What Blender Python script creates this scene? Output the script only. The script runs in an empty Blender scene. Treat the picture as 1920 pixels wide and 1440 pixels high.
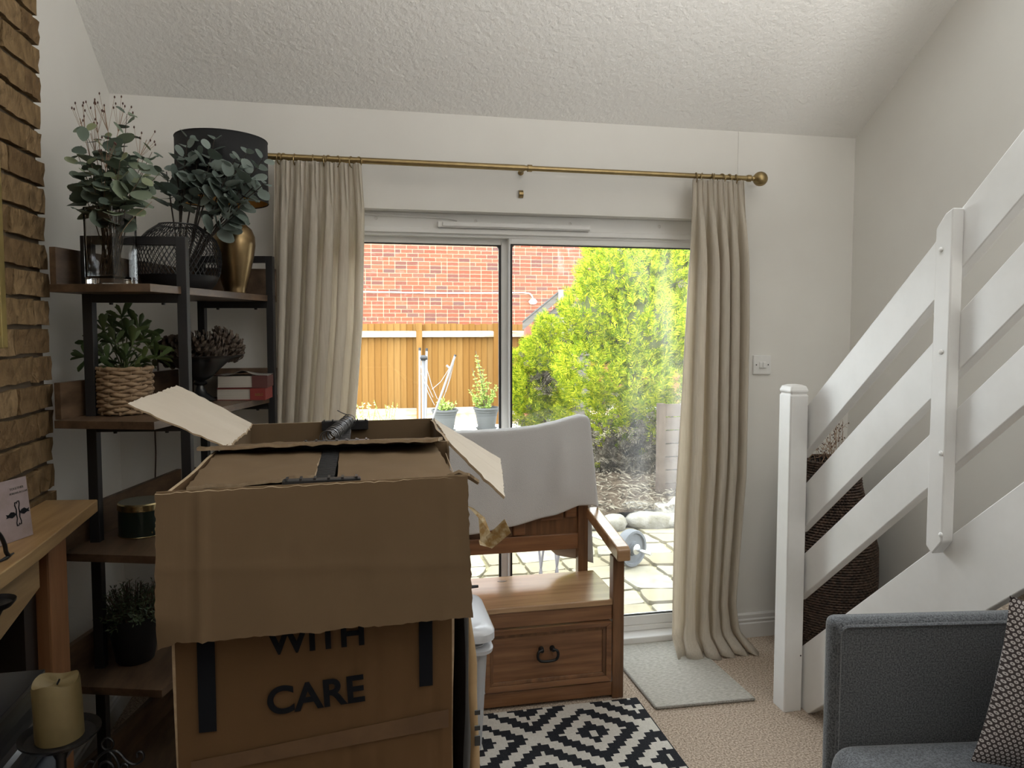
import bpy, bmesh, math, random
from math import sin, cos, pi, radians, sqrt, atan2
from mathutils import Vector as V, Matrix, Euler, noise
random.seed(7)
R = random.random
U = random.uniform
S = bpy.context.scene
COL = S.collection

# ---------------------------------------------------------------- camera
F, H, CY = 1350.0, 1.45, 692.0
YAW, PIT = radians(11.7), radians(-3.31)
FW = V((sin(YAW)*cos(PIT), cos(YAW)*cos(PIT), sin(PIT)))
RT = V((cos(YAW), -sin(YAW), 0.0))
UP = RT.cross(FW)
EYE = V((0, 0, H))
cd = bpy.data.cameras.new('camera'); cam = bpy.data.objects.new('camera', cd); COL.objects.link(cam)
cd.sensor_width = 36.0; cd.sensor_fit = 'HORIZONTAL'; cd.lens = F/1920*36.0
cd.shift_y = -28.0/1920.0; cd.clip_start = 0.02; cd.clip_end = 200
M4 = Matrix.Identity(4)
for i in range(3):
    M4[i][0] = RT[i]; M4[i][1] = UP[i]; M4[i][2] = -FW[i]; M4[i][3] = EYE[i]
cam.matrix_world = M4
S.camera = cam

# ---------------------------------------------------------------- world, sun, daylight, exposure
S.view_settings.view_transform = 'Standard'; S.view_settings.look = 'None'
S.view_settings.exposure = 1.05; S.view_settings.gamma = 1.0; S.view_settings.use_curve_mapping = False
S.cycles.use_denoising = True
S.cycles.max_bounces = 10; S.cycles.diffuse_bounces = 6; S.cycles.transparent_max_bounces = 24
S.cycles.caustics_reflective = False; S.cycles.caustics_refractive = False
S.cycles.sample_clamp_indirect = 6.0
SKY, SUN = 5.0, 1.2
UPL = 36.0                                    # power of the unseen uplighter added as room fill
RWX, RWY, RWW, RWH = 1.45, 1.70, 1.3, 0.95      # added roof window: centre, width, length along y
W = bpy.data.worlds.new('overcast_sky'); S.world = W; W.use_nodes = True
bg = W.node_tree.nodes['Background']; bg.inputs[0].default_value = (0.93, 0.97, 1.0, 1); bg.inputs[1].default_value = SKY
sd = bpy.data.lights.new('sun', 'SUN'); sd.energy = SUN; sd.angle = radians(25); sd.color = (1.0, 0.97, 0.9)
so = bpy.data.objects.new('sun', sd); COL.objects.link(so)
so.rotation_euler = V((0.25, 0.55, -1.0)).to_track_quat('-Z', 'Y').to_euler()
def area(name, loc, target, sx, sy, e, col=(1, 1, 1)):
    l = bpy.data.lights.new(name, 'AREA'); l.shape = 'RECTANGLE'; l.size = sx; l.size_y = sy; l.energy = e; l.color = col
    o = bpy.data.objects.new(name, l); COL.objects.link(o); o.location = loc
    o.rotation_euler = (V(target)-V(loc)).to_track_quat('-Z', 'Y').to_euler(); return o
def portal(name, loc, target, sx, sy):
    o = area(name, loc, target, sx, sy, 10.0); o.data.cycles.is_portal = True; return o
# sampling portals in the patio door and the roof window added for light (both built below)
portal('door_daylight', (0.69, 3.26, 0.98), (0.69, 2.0, 0.98), 1.5, 1.95)
portal('added_roof_daylight', (RWX, RWY, 2.33+0.665*(3.02-RWY)+0.14), (RWX, RWY-0.665, 2.33+0.665*(3.02-RWY)+0.14-1), RWW, RWH*1.2)

# fill light in the added uplighter's bowl (stand built with the furniture) washes the vault
UX, UY, UZ = 1.35, 0.30, 1.88
ul = area('added_uplight_fill', (UX, UY, UZ), (UX, UY, 4.0), 0.26, 0.26, UPL, (1.0, 0.98, 0.95)); ul.data.shape = 'DISK'

# ---------------------------------------------------------------- helpers
def ray(u, v): return FW + RT*((u-960.0)/F) - UP*((v-CY)/F)
def az(u, v, z): d = ray(u, v); return EYE + d*((z-H)/d.z)
def ay(u, v, y): d = ray(u, v); return EYE + d*(y/d.y)
def ax(u, v, x): d = ray(u, v); return EYE + d*(x/d.x)
def dz(u, v, Z): return EYE + ray(u, v)*Z

MATS = {}
def ramp(nt, fac, stops):
    r = nt.nodes.new('ShaderNodeValToRGB'); e = r.color_ramp.elements
    while len(e) < len(stops): e.new(0.5)
    for k, (p, c) in enumerate(stops): e[k].position = p; e[k].color = (*c, 1)
    nt.links.new(fac, r.inputs[0]); return r.outputs[0]
def mat(name, col, rough=0.6, metal=0.0, col2=None, scale=20.0, stretch=(1, 1, 1), detail=4.0, lo=0.35, hi=0.65,
        bump=0.0, bscale=None, bstretch=None, spec=0.5, rnd=None, transl=0.0, sss=0.0, sheen=0.0, coat=0.0, bd=0.002):
    if name in MATS: return MATS[name]
    m = bpy.data.materials.new(name); m.use_nodes = True; nt = m.node_tree; N = nt.nodes; L = nt.links
    b = N['Principled BSDF']; b.inputs['Roughness'].default_value = rough; b.inputs['Metallic'].default_value = metal
    b.inputs['Specular IOR Level'].default_value = spec
    if coat: b.inputs['Coat Weight'].default_value = coat; b.inputs['Coat Roughness'].default_value = 0.15
    if sheen: b.inputs['Sheen Weight'].default_value = sheen
    if sss: b.inputs['Subsurface Weight'].default_value = sss; b.inputs['Subsurface Radius'].default_value = (0.02, 0.015, 0.01)
    tc = N.new('ShaderNodeTexCoord'); out = None
    def nz(sc, st, det):
        mp = N.new('ShaderNodeMapping'); mp.inputs['Scale'].default_value = st; L.new(tc.outputs['Object'], mp.inputs['Vector'])
        n = N.new('ShaderNodeTexNoise'); n.inputs['Scale'].default_value = sc; n.inputs['Detail'].default_value = det
        n.inputs['Roughness'].default_value = 0.6; L.new(mp.outputs[0], n.inputs['Vector']); return n.outputs['Fac']
    if rnd:   # stops over a random per object and per separate piece
        oi = N.new('ShaderNodeObjectInfo'); g = N.new('ShaderNodeNewGeometry')
        a = N.new('ShaderNodeMath'); a.operation = 'ADD'; L.new(oi.outputs['Random'], a.inputs[0]); L.new(g.outputs['Random Per Island'], a.inputs[1])
        fr = N.new('ShaderNodeMath'); fr.operation = 'FRACT'; L.new(a.outputs[0], fr.inputs[0])
        out = ramp(nt, fr.outputs[0], rnd)
        if col2:
            mx = N.new('ShaderNodeMix'); mx.data_type = 'RGBA'; L.new(out, mx.inputs[6]); mx.inputs[7].default_value = (*col2, 1)
            f = ramp(nt, nz(scale, stretch, detail), [(lo, (0, 0, 0)), (hi, (1, 1, 1))])
            mm = N.new('ShaderNodeMath'); mm.operation = 'MULTIPLY'; mm.inputs[1].default_value = 0.6; L.new(f, mm.inputs[0])
            L.new(mm.outputs[0], mx.inputs[0]); out = mx.outputs[2]
    elif col2:
        out = ramp(nt, nz(scale, stretch, detail), [(lo, col), (hi, col2)])
    if out: L.new(out, b.inputs['Base Color'])
    else: b.inputs['Base Color'].default_value = (*col, 1)
    nrm = None
    if bump:
        bn = N.new('ShaderNodeBump'); bn.inputs['Strength'].default_value = bump; bn.inputs['Distance'].default_value = bd
        L.new(nz(bscale or scale, bstretch or stretch, 3.0), bn.inputs['Height']); nrm = bn.outputs[0]; L.new(nrm, b.inputs['Normal'])
    if transl:
        t = N.new('ShaderNodeBsdfTranslucent'); mix = N.new('ShaderNodeMixShader'); mix.inputs[0].default_value = transl
        if out: L.new(out, t.inputs[0])
        else: t.inputs[0].default_value = (*col, 1)
        L.new(b.outputs[0], mix.inputs[1]); L.new(t.outputs[0], mix.inputs[2]); L.new(mix.outputs[0], N['Material Output'].inputs[0])
    MATS[name] = m; return m

ORG = {}
def origin(o): return ORG.get(o.name, V((0, 0, 0)))
def tag(o, label=None, cat=None, group=None, kind=None):
    if label: o['label'] = label
    if cat: o['category'] = cat
    if group: o['group'] = group
    if kind: o['kind'] = kind
    return o
def thing(name, label, cat, loc=(0, 0, 0), group=None, kind=None):
    o = bpy.data.objects.new(name, None); COL.objects.link(o); o.location = loc; o.empty_display_size = 0.05
    ORG[o.name] = V(loc); return tag(o, label, cat, group, kind)
def link(name, data, parent=None, loc=None):
    """loc: world position of the new object's origin"""
    o = bpy.data.objects.new(name, data); COL.objects.link(o)
    l = V(loc) if loc is not None else (origin(parent) if parent else V((0, 0, 0)))
    ORG[o.name] = l
    if parent: o.parent = parent; o.location = l - origin(parent)
    else: o.location = l
    return o
class MB:
    def __init__(s): s.v = []; s.f = []; s.mi = []; s.cur = 0
    def add(s, vs, fs):
        k = len(s.v); s.v += [tuple(p) for p in vs]; s.f += [tuple(i+k for i in f) for f in fs]; s.mi += [s.cur]*len(fs); return s
    def box(s, x0, x1, y0, y1, z0, z1):
        return s.hexa([(x0, y0, z0), (x1, y0, z0), (x1, y1, z0), (x0, y1, z0), (x0, y0, z1), (x1, y0, z1), (x1, y1, z1), (x0, y1, z1)])
    def hexa(s, p): return s.add(p, [(0, 3, 2, 1), (4, 5, 6, 7), (0, 1, 5, 4), (1, 2, 6, 5), (2, 3, 7, 6), (3, 0, 4, 7)])
    def obox(s, c, a, b, d):
        c, a, b, d = V(c), V(a), V(b), V(d)
        return s.hexa([c-a-b-d, c+a-b-d, c+a+b-d, c-a+b-d, c-a-b+d, c+a-b+d, c+a+b+d, c-a+b+d])
    def bar(s, p, q, w, t, up=(0, 0, 1)):
        p, q = V(p), V(q); d = (q-p); L = d.length/2; d.normalize(); x = d.cross(V(up)).normalized(); z = x.cross(d)
        return s.obox((p+q)/2, x*(w/2), d*L, z*(t/2))
    def slab(s, a, b, c, d, t):
        """a quad given thickness t along its normal, both ways"""
        a, b, c, d = V(a), V(b), V(c), V(d); n = (b-a).cross(d-a).normalized()*(t/2)
        return s.hexa([a-n, b-n, c-n, d-n, a+n, b+n, c+n, d+n])
    def prism(s, poly, z0, z1):
        n = len(poly); vs = [(x, y, z0) for x, y in poly]+[(x, y, z1) for x, y in poly]
        return s.add(vs, [tuple(range(n))[::-1], tuple(range(n, 2*n))]+[(i, (i+1) % n, n+(i+1) % n, n+i) for i in range(n)])
    def extr(s, pts, d):
        """a planar polygon of 3-D points pushed along d"""
        n = len(pts); d = V(d); vs = [V(p) for p in pts]; vs += [p+d for p in vs]
        return s.add(vs, [tuple(range(n))[::-1], tuple(range(n, 2*n))]+[(i, (i+1) % n, n+(i+1) % n, n+i) for i in range(n)])
    def tube(s, pts, r, n=8, closed=False, cap=True):
        P = [V(p) for p in pts]; m = len(P); rs = r if isinstance(r, (list, tuple)) else [r]*m
        T = []
        for i in range(m):
            a = P[(i-1) % m] if (closed or i > 0) else P[i]; b = P[(i+1) % m] if (closed or i < m-1) else P[i]
            T.append((b-a).normalized())
        ref = V((0, 0, 1)) if abs(T[0].z) < 0.9 else V((1, 0, 0)); x = T[0].cross(ref).normalized()
        k = len(s.v); vs = []
        for i in range(m):
            x = (x-T[i]*x.dot(T[i])).normalized(); y = T[i].cross(x)
            vs += [P[i]+(x*cos(2*pi*j/n)+y*sin(2*pi*j/n))*rs[i] for j in range(n)]
        fs = []
        for i in range(m if closed else m-1):
            a, b = i*n, ((i+1) % m)*n
            fs += [(a+j, a+(j+1) % n, b+(j+1) % n, b+j) for j in range(n)]
        if cap and not closed: fs += [tuple(range(n))[::-1], tuple(range((m-1)*n, m*n))]
        return s.add(vs, fs)
    def lathe(s, prof, c=(0, 0, 0), n=32):
        c = V(c); m = len(prof); vs = [c+V((r*cos(2*pi*j/n), r*sin(2*pi*j/n), z)) for r, z in prof for j in range(n)]
        fs = [(i*n+j, i*n+(j+1) % n, (i+1)*n+(j+1) % n, (i+1)*n+j) for i in range(m-1) for j in range(n)]
        return s.add(vs, fs)
    def sheet(s, nu, nv, fn):
        vs = [fn(i/nu, j/nv) for j in range(nv+1) for i in range(nu+1)]
        return s.add(vs, [(j*(nu+1)+i, j*(nu+1)+i+1, (j+1)*(nu+1)+i+1, (j+1)*(nu+1)+i) for j in range(nv) for i in range(nu)])
    def mesh(s, name, off=V((0, 0, 0)), smooth=None):
        me = bpy.data.meshes.new(name); me.from_pydata([(p[0]-off.x, p[1]-off.y, p[2]-off.z) for p in s.v], [], s.f); me.update()
        if any(s.mi):
            for p, k in zip(me.polygons, s.mi): p.material_index = k
        if smooth is not None:
            for p in me.polygons: p.use_smooth = True
            me.set_sharp_from_angle(angle=radians(smooth))
        return me
    def build(s, name, m, parent=None, smooth=None, bevel=0.0, loc=None, solid=0.0, sub=0, seg=2, local=False):
        l = V(loc) if loc is not None else (origin(parent) if parent else V((0, 0, 0)))
        me = s.mesh(name, V((0, 0, 0)) if local else l, smooth)
        for x in (m if isinstance(m, (list, tuple)) else [m]): me.materials.append(x)
        o = link(name, me, parent, l)
        if solid: k = o.modifiers.new('solid', 'SOLIDIFY'); k.thickness = solid; k.offset = 0
        if bevel:
            k = o.modifiers.new('bevel', 'BEVEL'); k.width = bevel; k.segments = seg; k.limit_method = 'ANGLE'; k.harden_normals = False
        if sub: k = o.modifiers.new('sub', 'SUBSURF'); k.levels = sub; k.render_levels = sub
        return o
def bx(name, m, dims, parent=None, bevel=0.0, **k): return MB().box(*dims).build(name, m, parent, bevel=bevel, **k)
def place(name, me, parent, loc, rot, sc=1.0):
    """one more object on shared mesh data; loc is a world point, rot a 3x3 or Euler"""
    o = bpy.data.objects.new(name, me); COL.objects.link(o); ORG[o.name] = V(loc)
    m = rot.to_matrix() if isinstance(rot, Euler) else rot
    l = V(loc)-(origin(parent) if parent else V((0, 0, 0)))
    if parent: o.parent = parent
    o.location = l; o.rotation_euler = m.to_euler(); o.scale = (sc, sc, sc) if not isinstance(sc, tuple) else sc
    return o
def basis(d, n):
    """rotation whose Y runs along d and whose Z is about n"""
    y = V(d).normalized(); x = y.cross(V(n)); x = x.normalized() if x.length > 1e-6 else y.orthogonal().normalized()
    z = x.cross(y); return Matrix((x, y, z)).transposed()
def curve_pts(P, n):
    """Catmull-Rom through P"""
    P = [V(p) for p in P]; Q = [P[0]*2-P[1]]+P+[P[-1]*2-P[-2]]; o = []
    for i in range(1, len(Q)-2):
        for k in range(n):
            t = k/n; a, b, c, d = Q[i-1:i+3]
            o.append(0.5*((2*b)+(c-a)*t+(2*a-5*b+4*c-d)*t*t+(3*b-a-3*c+d)*t**3))
    return o+[P[-1]]
def lerp(a, b, t): return a+(b-a)*t
def pw(x, pts):
    if x <= pts[0][0]: return pts[0][1]
    for (a, p), (b, q) in zip(pts, pts[1:]):
        if x <= b: return p+(q-p)*(x-a)/(b-a)
    return pts[-1][1]
def text(name, body, size, m, parent, origin_pt, xdir, ydir, ext=0.0005, off=0.0, align='CENTER'):
    c = bpy.data.curves.new(name, 'FONT'); c.body = body; c.size = size; c.extrude = ext; c.offset = off; c.align_x = align; c.materials.append(m)
    x = V(xdir).normalized(); z = x.cross(V(ydir)).normalized(); y = z.cross(x)
    tmp = bpy.data.objects.new(name, c); COL.objects.link(tmp); dg = bpy.context.evaluated_depsgraph_get(); dg.update()
    me = bpy.data.meshes.new_from_object(tmp.evaluated_get(dg)); bpy.data.objects.remove(tmp); me.name = name
    o = link(name, me, parent, origin_pt); o.rotation_euler = Matrix((x, y, z)).transposed().to_euler(); return o

# ---------------------------------------------------------------- materials
WALL = mat('wall_paint', (0.76, 0.745, 0.71), 0.75, col2=(0.80, 0.79, 0.755), scale=1.6, bump=0.12, bscale=140, bd=0.001)
CEIL = mat('textured_ceiling', (0.86, 0.85, 0.825), 0.8, bump=0.7, bscale=46, bd=0.009)
WHITE = mat('white_gloss_paint', (0.84, 0.84, 0.835), 0.34, col2=(0.78, 0.78, 0.77), scale=5, bump=0.1, bscale=40, bstretch=(1, 0.35, 0.35))
SKIRT = mat('skirting_paint', (0.72, 0.71, 0.69), 0.4)
ALU = mat('white_frame', (0.84, 0.84, 0.83), 0.35)
GASK = mat('black_gasket', (0.02, 0.02, 0.022), 0.5)
REARW = mat('darkened_rear_wall', (0.16, 0.12, 0.09), 0.8)  # unseen wall kept dark to cut light bounced onto the boxes
CARPET = mat('carpet_beige', (0.27, 0.205, 0.155), 0.95, col2=(0.66, 0.555, 0.455), scale=150, detail=2, bump=0.9, bscale=170, spec=0.1, bd=0.004)
BRASS = mat('antique_brass', (0.36, 0.27, 0.13), 0.35, 1.0, col2=(0.30, 0.22, 0.11), scale=30)
GILT = mat('gilt_frame', (0.34, 0.255, 0.085), 0.4, 0.35, col2=(0.24, 0.18, 0.06), scale=12)
BLACKM = mat('black_steel', (0.018, 0.018, 0.02), 0.42, 0.0, spec=0.5)
BLACKW = mat('black_iron', (0.014, 0.014, 0.015), 0.42, 0.3, bump=0.1, bscale=90)
RUST = mat('rustic_wood', (0.055, 0.034, 0.02), 0.42, col2=(0.16, 0.10, 0.06), scale=7, stretch=(2.5, 0.5, 2.5), detail=8, bump=0.12, bscale=50)
BENCH = mat('bench_wood', (0.17, 0.075, 0.033), 0.36, col2=(0.30, 0.145, 0.065), scale=6, stretch=(0.45, 4, 7), detail=7, bump=0.08, coat=0.15)
BENCHT = mat('bench_seat_wood', (0.34, 0.19, 0.095), 0.28, col2=(0.52, 0.33, 0.18), scale=5, stretch=(0.5, 7, 7), detail=7, bump=0.05, coat=0.25)
BENCHV = mat('bench_post_wood', (0.12, 0.055, 0.025), 0.36, col2=(0.24, 0.115, 0.05), scale=6, stretch=(6, 6, 0.5), detail=7, bump=0.08, coat=0.15)
OAK = mat('mantel_wood', (0.28, 0.165, 0.07), 0.4, col2=(0.42, 0.27, 0.125), scale=5, stretch=(6, 0.5, 6), detail=7, bump=0.06)
OAKV = mat('mantel_leg_wood', (0.26, 0.11, 0.045), 0.42, col2=(0.38, 0.18, 0.08), scale=5, stretch=(6, 6, 0.5), detail=7, bump=0.06)
CARD = mat('cardboard', (0.138, 0.094, 0.054), 0.85, col2=(0.162, 0.111, 0.065), scale=3, stretch=(1, 1, 0.6), bump=0.12, bscale=25, bstretch=(4, 4, 0.2), spec=0.15)
CARD2 = mat('cardboard_printed_side', (0.105, 0.058, 0.026), 0.8, col2=(0.125, 0.070, 0.032), scale=3, bump=0.1, bscale=25, bstretch=(4, 4, 0.2), spec=0.2)
CARDE = mat('cardboard_torn_edge', (0.43, 0.33, 0.22), 0.9, col2=(0.33, 0.24, 0.15), scale=60)
CARDL = mat('cardboard_pale_liner', (0.56, 0.50, 0.42), 0.85, col2=(0.61, 0.55, 0.47), scale=4, bump=0.12, bscale=10, bstretch=(1, 6, 6), spec=0.15)
INK = mat('black_print', (0.010, 0.011, 0.014), 0.9, spec=0.08)
PLAS = mat('white_plastic', (0.62, 0.64, 0.68), 0.3)
CURT = mat('linen_curtain', (0.82, 0.77, 0.69), 0.9, col2=(0.74, 0.69, 0.61), scale=60, stretch=(3, 3, 0.15), detail=3, bump=0.15, bscale=220, bstretch=(1, 1, 0.2), spec=0.1, transl=0.5)
TOWEL = mat('white_towelling', (0.66, 0.65, 0.65), 1.0, bump=0.8, bscale=380, spec=0.05, sheen=0.3, bd=0.003)
SOFA = mat('grey_wool', (0.05, 0.055, 0.060), 0.95, col2=(0.155, 0.163, 0.176), scale=260, stretch=(1, 1, 1), detail=2, bump=0.6, bscale=300, spec=0.1, sheen=0.25)
LEAFE = mat('eucalyptus_leaf', (0.10, 0.15, 0.12), 0.6, rnd=[(0, (0.09, 0.125, 0.10)), (0.5, (0.155, 0.20, 0.155)), (0.85, (0.22, 0.27, 0.18)), (1, (0.36, 0.41, 0.23))], transl=0.15)
LEAFG = mat('dusty_leaf', (0.10, 0.15, 0.12), 0.6, rnd=[(0, (0.12, 0.16, 0.14)), (0.5, (0.20, 0.25, 0.225)), (1, (0.30, 0.36, 0.33))], transl=0.15)
LEAFS = mat('succulent_leaf', (0.10, 0.16, 0.05), 0.45, rnd=[(0, (0.05, 0.085, 0.03)), (0.6, (0.09, 0.14, 0.05)), (1, (0.17, 0.23, 0.08))])
LEAFT = mat('rosemary_leaf', (0.07, 0.11, 0.05), 0.5, rnd=[(0, (0.035, 0.06, 0.03)), (0.7, (0.08, 0.12, 0.055)), (1, (0.17, 0.22, 0.12))])
STEM = mat('brown_stem', (0.10, 0.07, 0.045), 0.7)
STEMD = mat('dark_stem', (0.035, 0.027, 0.022), 0.7)
DRY = mat('dried_stem', (0.34, 0.22, 0.14), 0.8)
SEED = mat('dried_seed', (0.10, 0.05, 0.04), 0.7)
WICK = mat('seagrass', (0.25, 0.165, 0.095), 0.75, col2=(0.36, 0.25, 0.15), scale=40, bump=0.3, bscale=120)
CONE = mat('pine_cone_scale', (0.05, 0.033, 0.024), 0.65, col2=(0.115, 0.082, 0.058), scale=50)
BRONZE = mat('bronze_lamp', (0.30, 0.21, 0.105), 0.3, 1.0, col2=(0.22, 0.155, 0.08), scale=12)
SHADE = mat('black_lampshade', (0.012, 0.013, 0.015), 0.8, bump=0.2, bscale=300)
GOLD = mat('gold_lining', (0.50, 0.32, 0.12), 0.4, 0.9)
WAX = mat('cream_wax', (0.17, 0.130, 0.058), 0.5, sss=0.1, col2=(0.14, 0.105, 0.044), scale=14)
BRK = mat('buff_brick', (0.34, 0.22, 0.11), 0.9, rnd=[(0, (0.18, 0.115, 0.058)), (0.5, (0.24, 0.16, 0.08)), (1, (0.30, 0.205, 0.11))], col2=(0.11, 0.068, 0.034), scale=26, stretch=(1, 1, 0.6), lo=0.42, hi=0.66, bump=1.0, bscale=75, spec=0.15, bd=0.008)
MORT = mat('dark_mortar', (0.12, 0.09, 0.06), 0.95, bump=0.5, bscale=80)
BRX = mat('red_house_brick', (0.142, 0.051, 0.032), 0.85, rnd=[(0, (0.145, 0.046, 0.028)), (0.3, (0.174, 0.061, 0.035)), (0.55, (0.126, 0.046, 0.032)), (0.72, (0.096, 0.043, 0.036)), (0.85, (0.170, 0.070, 0.038)), (1, (0.084, 0.046, 0.043))], col2=(0.196, 0.132, 0.113), scale=9, lo=0.55, hi=0.72, spec=0.06)
MORX = mat('pale_mortar', (0.36, 0.27, 0.19), 0.9, spec=0.06)
FENW = mat('orange_fence_wood', (0.177, 0.088, 0.025), 0.8, rnd=[(0, (0.158, 0.077, 0.020)), (0.5, (0.184, 0.096, 0.028)), (1, (0.203, 0.113, 0.038))], col2=(0.132, 0.061, 0.016), scale=8, stretch=(4, 4, 0.3), lo=0.5, hi=0.8, spec=0.06)
RAILW = mat('weathered_rail', (0.297, 0.269, 0.229), 0.8, col2=(0.241, 0.177, 0.112), scale=10, stretch=(0.4, 1, 1), lo=0.5, hi=0.72, spec=0.06)
GREYW = mat('grey_shed_wood', (0.104, 0.094, 0.083), 0.85, col2=(0.136, 0.125, 0.115), scale=6, stretch=(0.5, 4, 6), spec=0.06)
CONI = mat('golden_conifer', (0.25, 0.30, 0.02), 0.7, rnd=[(0, (0.075, 0.135, 0.012)), (0.35, (0.20, 0.28, 0.016)), (0.7, (0.36, 0.40, 0.02)), (1, (0.52, 0.52, 0.045))], transl=0.3, spec=0.06)
CONB = mat('dead_conifer', (0.104, 0.085, 0.060), 0.9, rnd=[(0, (0.067, 0.056, 0.041)), (0.6, (0.116, 0.101, 0.077)), (1, (0.153, 0.137, 0.106))], transl=0.15, spec=0.06)
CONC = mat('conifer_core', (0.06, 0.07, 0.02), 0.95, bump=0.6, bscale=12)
POTG = mat('grey_planter', (0.109, 0.113, 0.115), 0.6, spec=0.06)
STONE = mat('paving_stone', (0.172, 0.150, 0.103), 0.85, rnd=[(0, (0.156, 0.135, 0.091)), (0.5, (0.187, 0.168, 0.119)), (1, (0.206, 0.194, 0.150))], col2=(0.125, 0.112, 0.072), scale=12, lo=0.5, hi=0.75, bump=0.4, bscale=20, spec=0.06)
ROCK = mat('pale_rock', (0.193, 0.186, 0.168), 0.9, col2=(0.130, 0.121, 0.096), scale=9, bump=0.7, bscale=14, bd=0.02, spec=0.06)
SOIL = mat('bark_mulch', (0.035, 0.025, 0.017), 0.95, col2=(0.079, 0.061, 0.044), scale=40, bump=0.9, bscale=45, bd=0.02, spec=0.06)
CHROME = mat('bare_metal', (0.62, 0.62, 0.63), 0.28, 1.0)
TAPE = mat('old_masking_tape', (0.60, 0.51, 0.33), 0.5, col2=(0.36, 0.22, 0.075), scale=60, lo=0.42, hi=0.6, transl=0.2)
PAGE = mat('book_pages', (0.50, 0.47, 0.42), 0.9, col2=(0.42, 0.39, 0.34), scale=12, stretch=(0.3, 0.3, 40))
def glass_mat(name, tint=(1, 1, 1), haze=0.0, refl=0.9, hx0=0.0, hx1=1.0):
    m = bpy.data.materials.new(name); m.use_nodes = True; nt = m.node_tree; N = nt.nodes; L = nt.links; N.remove(N['Principled BSDF'])
    t = N.new('ShaderNodeBsdfTransparent'); t.inputs[0].default_value = (*tint, 1)
    g = N.new('ShaderNodeBsdfGlossy'); g.inputs['Roughness'].default_value = 0.02
    fr = N.new('ShaderNodeFresnel'); fr.inputs[0].default_value = 1.5
    k = N.new('ShaderNodeMath'); k.operation = 'MULTIPLY'; k.inputs[1].default_value = refl; L.new(fr.outputs[0], k.inputs[0])
    mx = N.new('ShaderNodeMixShader'); L.new(k.outputs[0], mx.inputs[0]); L.new(t.outputs[0], mx.inputs[1]); L.new(g.outputs[0], mx.inputs[2])
    last = mx.outputs[0]
    if haze:   # painted haze: pale reflection and dirt scatter on the pane, heaviest towards its right hand edge
        tc = N.new('ShaderNodeTexCoord'); mp = N.new('ShaderNodeMapping'); mp.inputs['Scale'].default_value = (5, 1, 0.7); L.new(tc.outputs['Object'], mp.inputs[0])
        n = N.new('ShaderNodeTexNoise'); n.inputs['Scale'].default_value = 1.7; n.inputs['Detail'].default_value = 5; L.new(mp.outputs[0], n.inputs[0])
        r = ramp(nt, n.outputs[0], [(0.40, (0.15,)*3), (0.72, (1, 1, 1))])
        sp = N.new('ShaderNodeSeparateXYZ'); L.new(tc.outputs['Object'], sp.inputs[0])
        rx = N.new('ShaderNodeMapRange'); rx.interpolation_type = 'SMOOTHSTEP'
        for k_, v_ in zip(('From Min', 'From Max', 'To Min', 'To Max'), (hx0, hx1, haze*0.08, haze)): rx.inputs[k_].default_value = v_
        L.new(sp.outputs[0], rx.inputs['Value'])
        ml = N.new('ShaderNodeMath'); ml.operation = 'MULTIPLY'; L.new(r, ml.inputs[0]); L.new(rx.outputs[0], ml.inputs[1])
        d = N.new('ShaderNodeBsdfTranslucent'); d.inputs[0].default_value = (0.9, 0.92, 0.95, 1)
        m2 = N.new('ShaderNodeMixShader'); L.new(ml.outputs[0], m2.inputs[0]); L.new(last, m2.inputs[1]); L.new(d.outputs[0], m2.inputs[2]); last = m2.outputs[0]
    L.new(last, N['Material Output'].inputs[0]); MATS[name] = m; return m
PANE = glass_mat('window_pane_glass', (0.97, 0.985, 0.98), 0.012, 0.8)
PANED = glass_mat('painted_haze_glass', (0.97, 0.985, 0.98), 0.085, 0.8, 0.40, 0.72)
VGL = bpy.data.materials.new('thick_vase_glass'); VGL.use_nodes = True
_b = VGL.node_tree.nodes['Principled BSDF']; _b.inputs['Transmission Weight'].default_value = 1.0; _b.inputs['Roughness'].default_value = 0.02; _b.inputs['IOR'].default_value = 1.46
THING = glass_mat('thin_glass', (0.96, 0.97, 0.97))

# ================================================================ ROOM SHELL
XL, XR, YB, YR = -0.925, 2.262, 3.02, -3.0
OX0, OX1, OZ = -0.24, 1.60, 1.935            # opening of the sliding door
def struct(o): o['kind'] = 'structure'; return o
def ceil_z(y): return 2.33 + 0.665*(YB-y) if y > 0 else 2.33 + 0.665*(YB+y)
struct(bx('floor', CARPET, (XL-0.3, XR+0.2, YR-0.1, YB+0.02, -0.12, 0.0)))
m = MB(); m.box(XL-0.2, OX0, YB, YB+0.24, -0.1, 2.6); m.box(OX1, XR+0.2, YB, YB+0.24, -0.1, 2.6); m.box(OX0, OX1, YB, YB+0.24, OZ, 2.6)
struct(m.build('wall_back', WALL))
def side_wall(name, x, t):
    zs = ceil_z(0)+0.15
    pts = [(x, YR, -0.1), (x, YB+0.1, -0.1), (x, YB+0.1, 2.45), (x, 0, zs), (x, YR, 2.45)]
    return struct(MB().extr(pts, (t, 0, 0)).build(name, WALL))
side_wall('wall_left', XL, -0.15); side_wall('wall_right', XR, 0.15)
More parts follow.
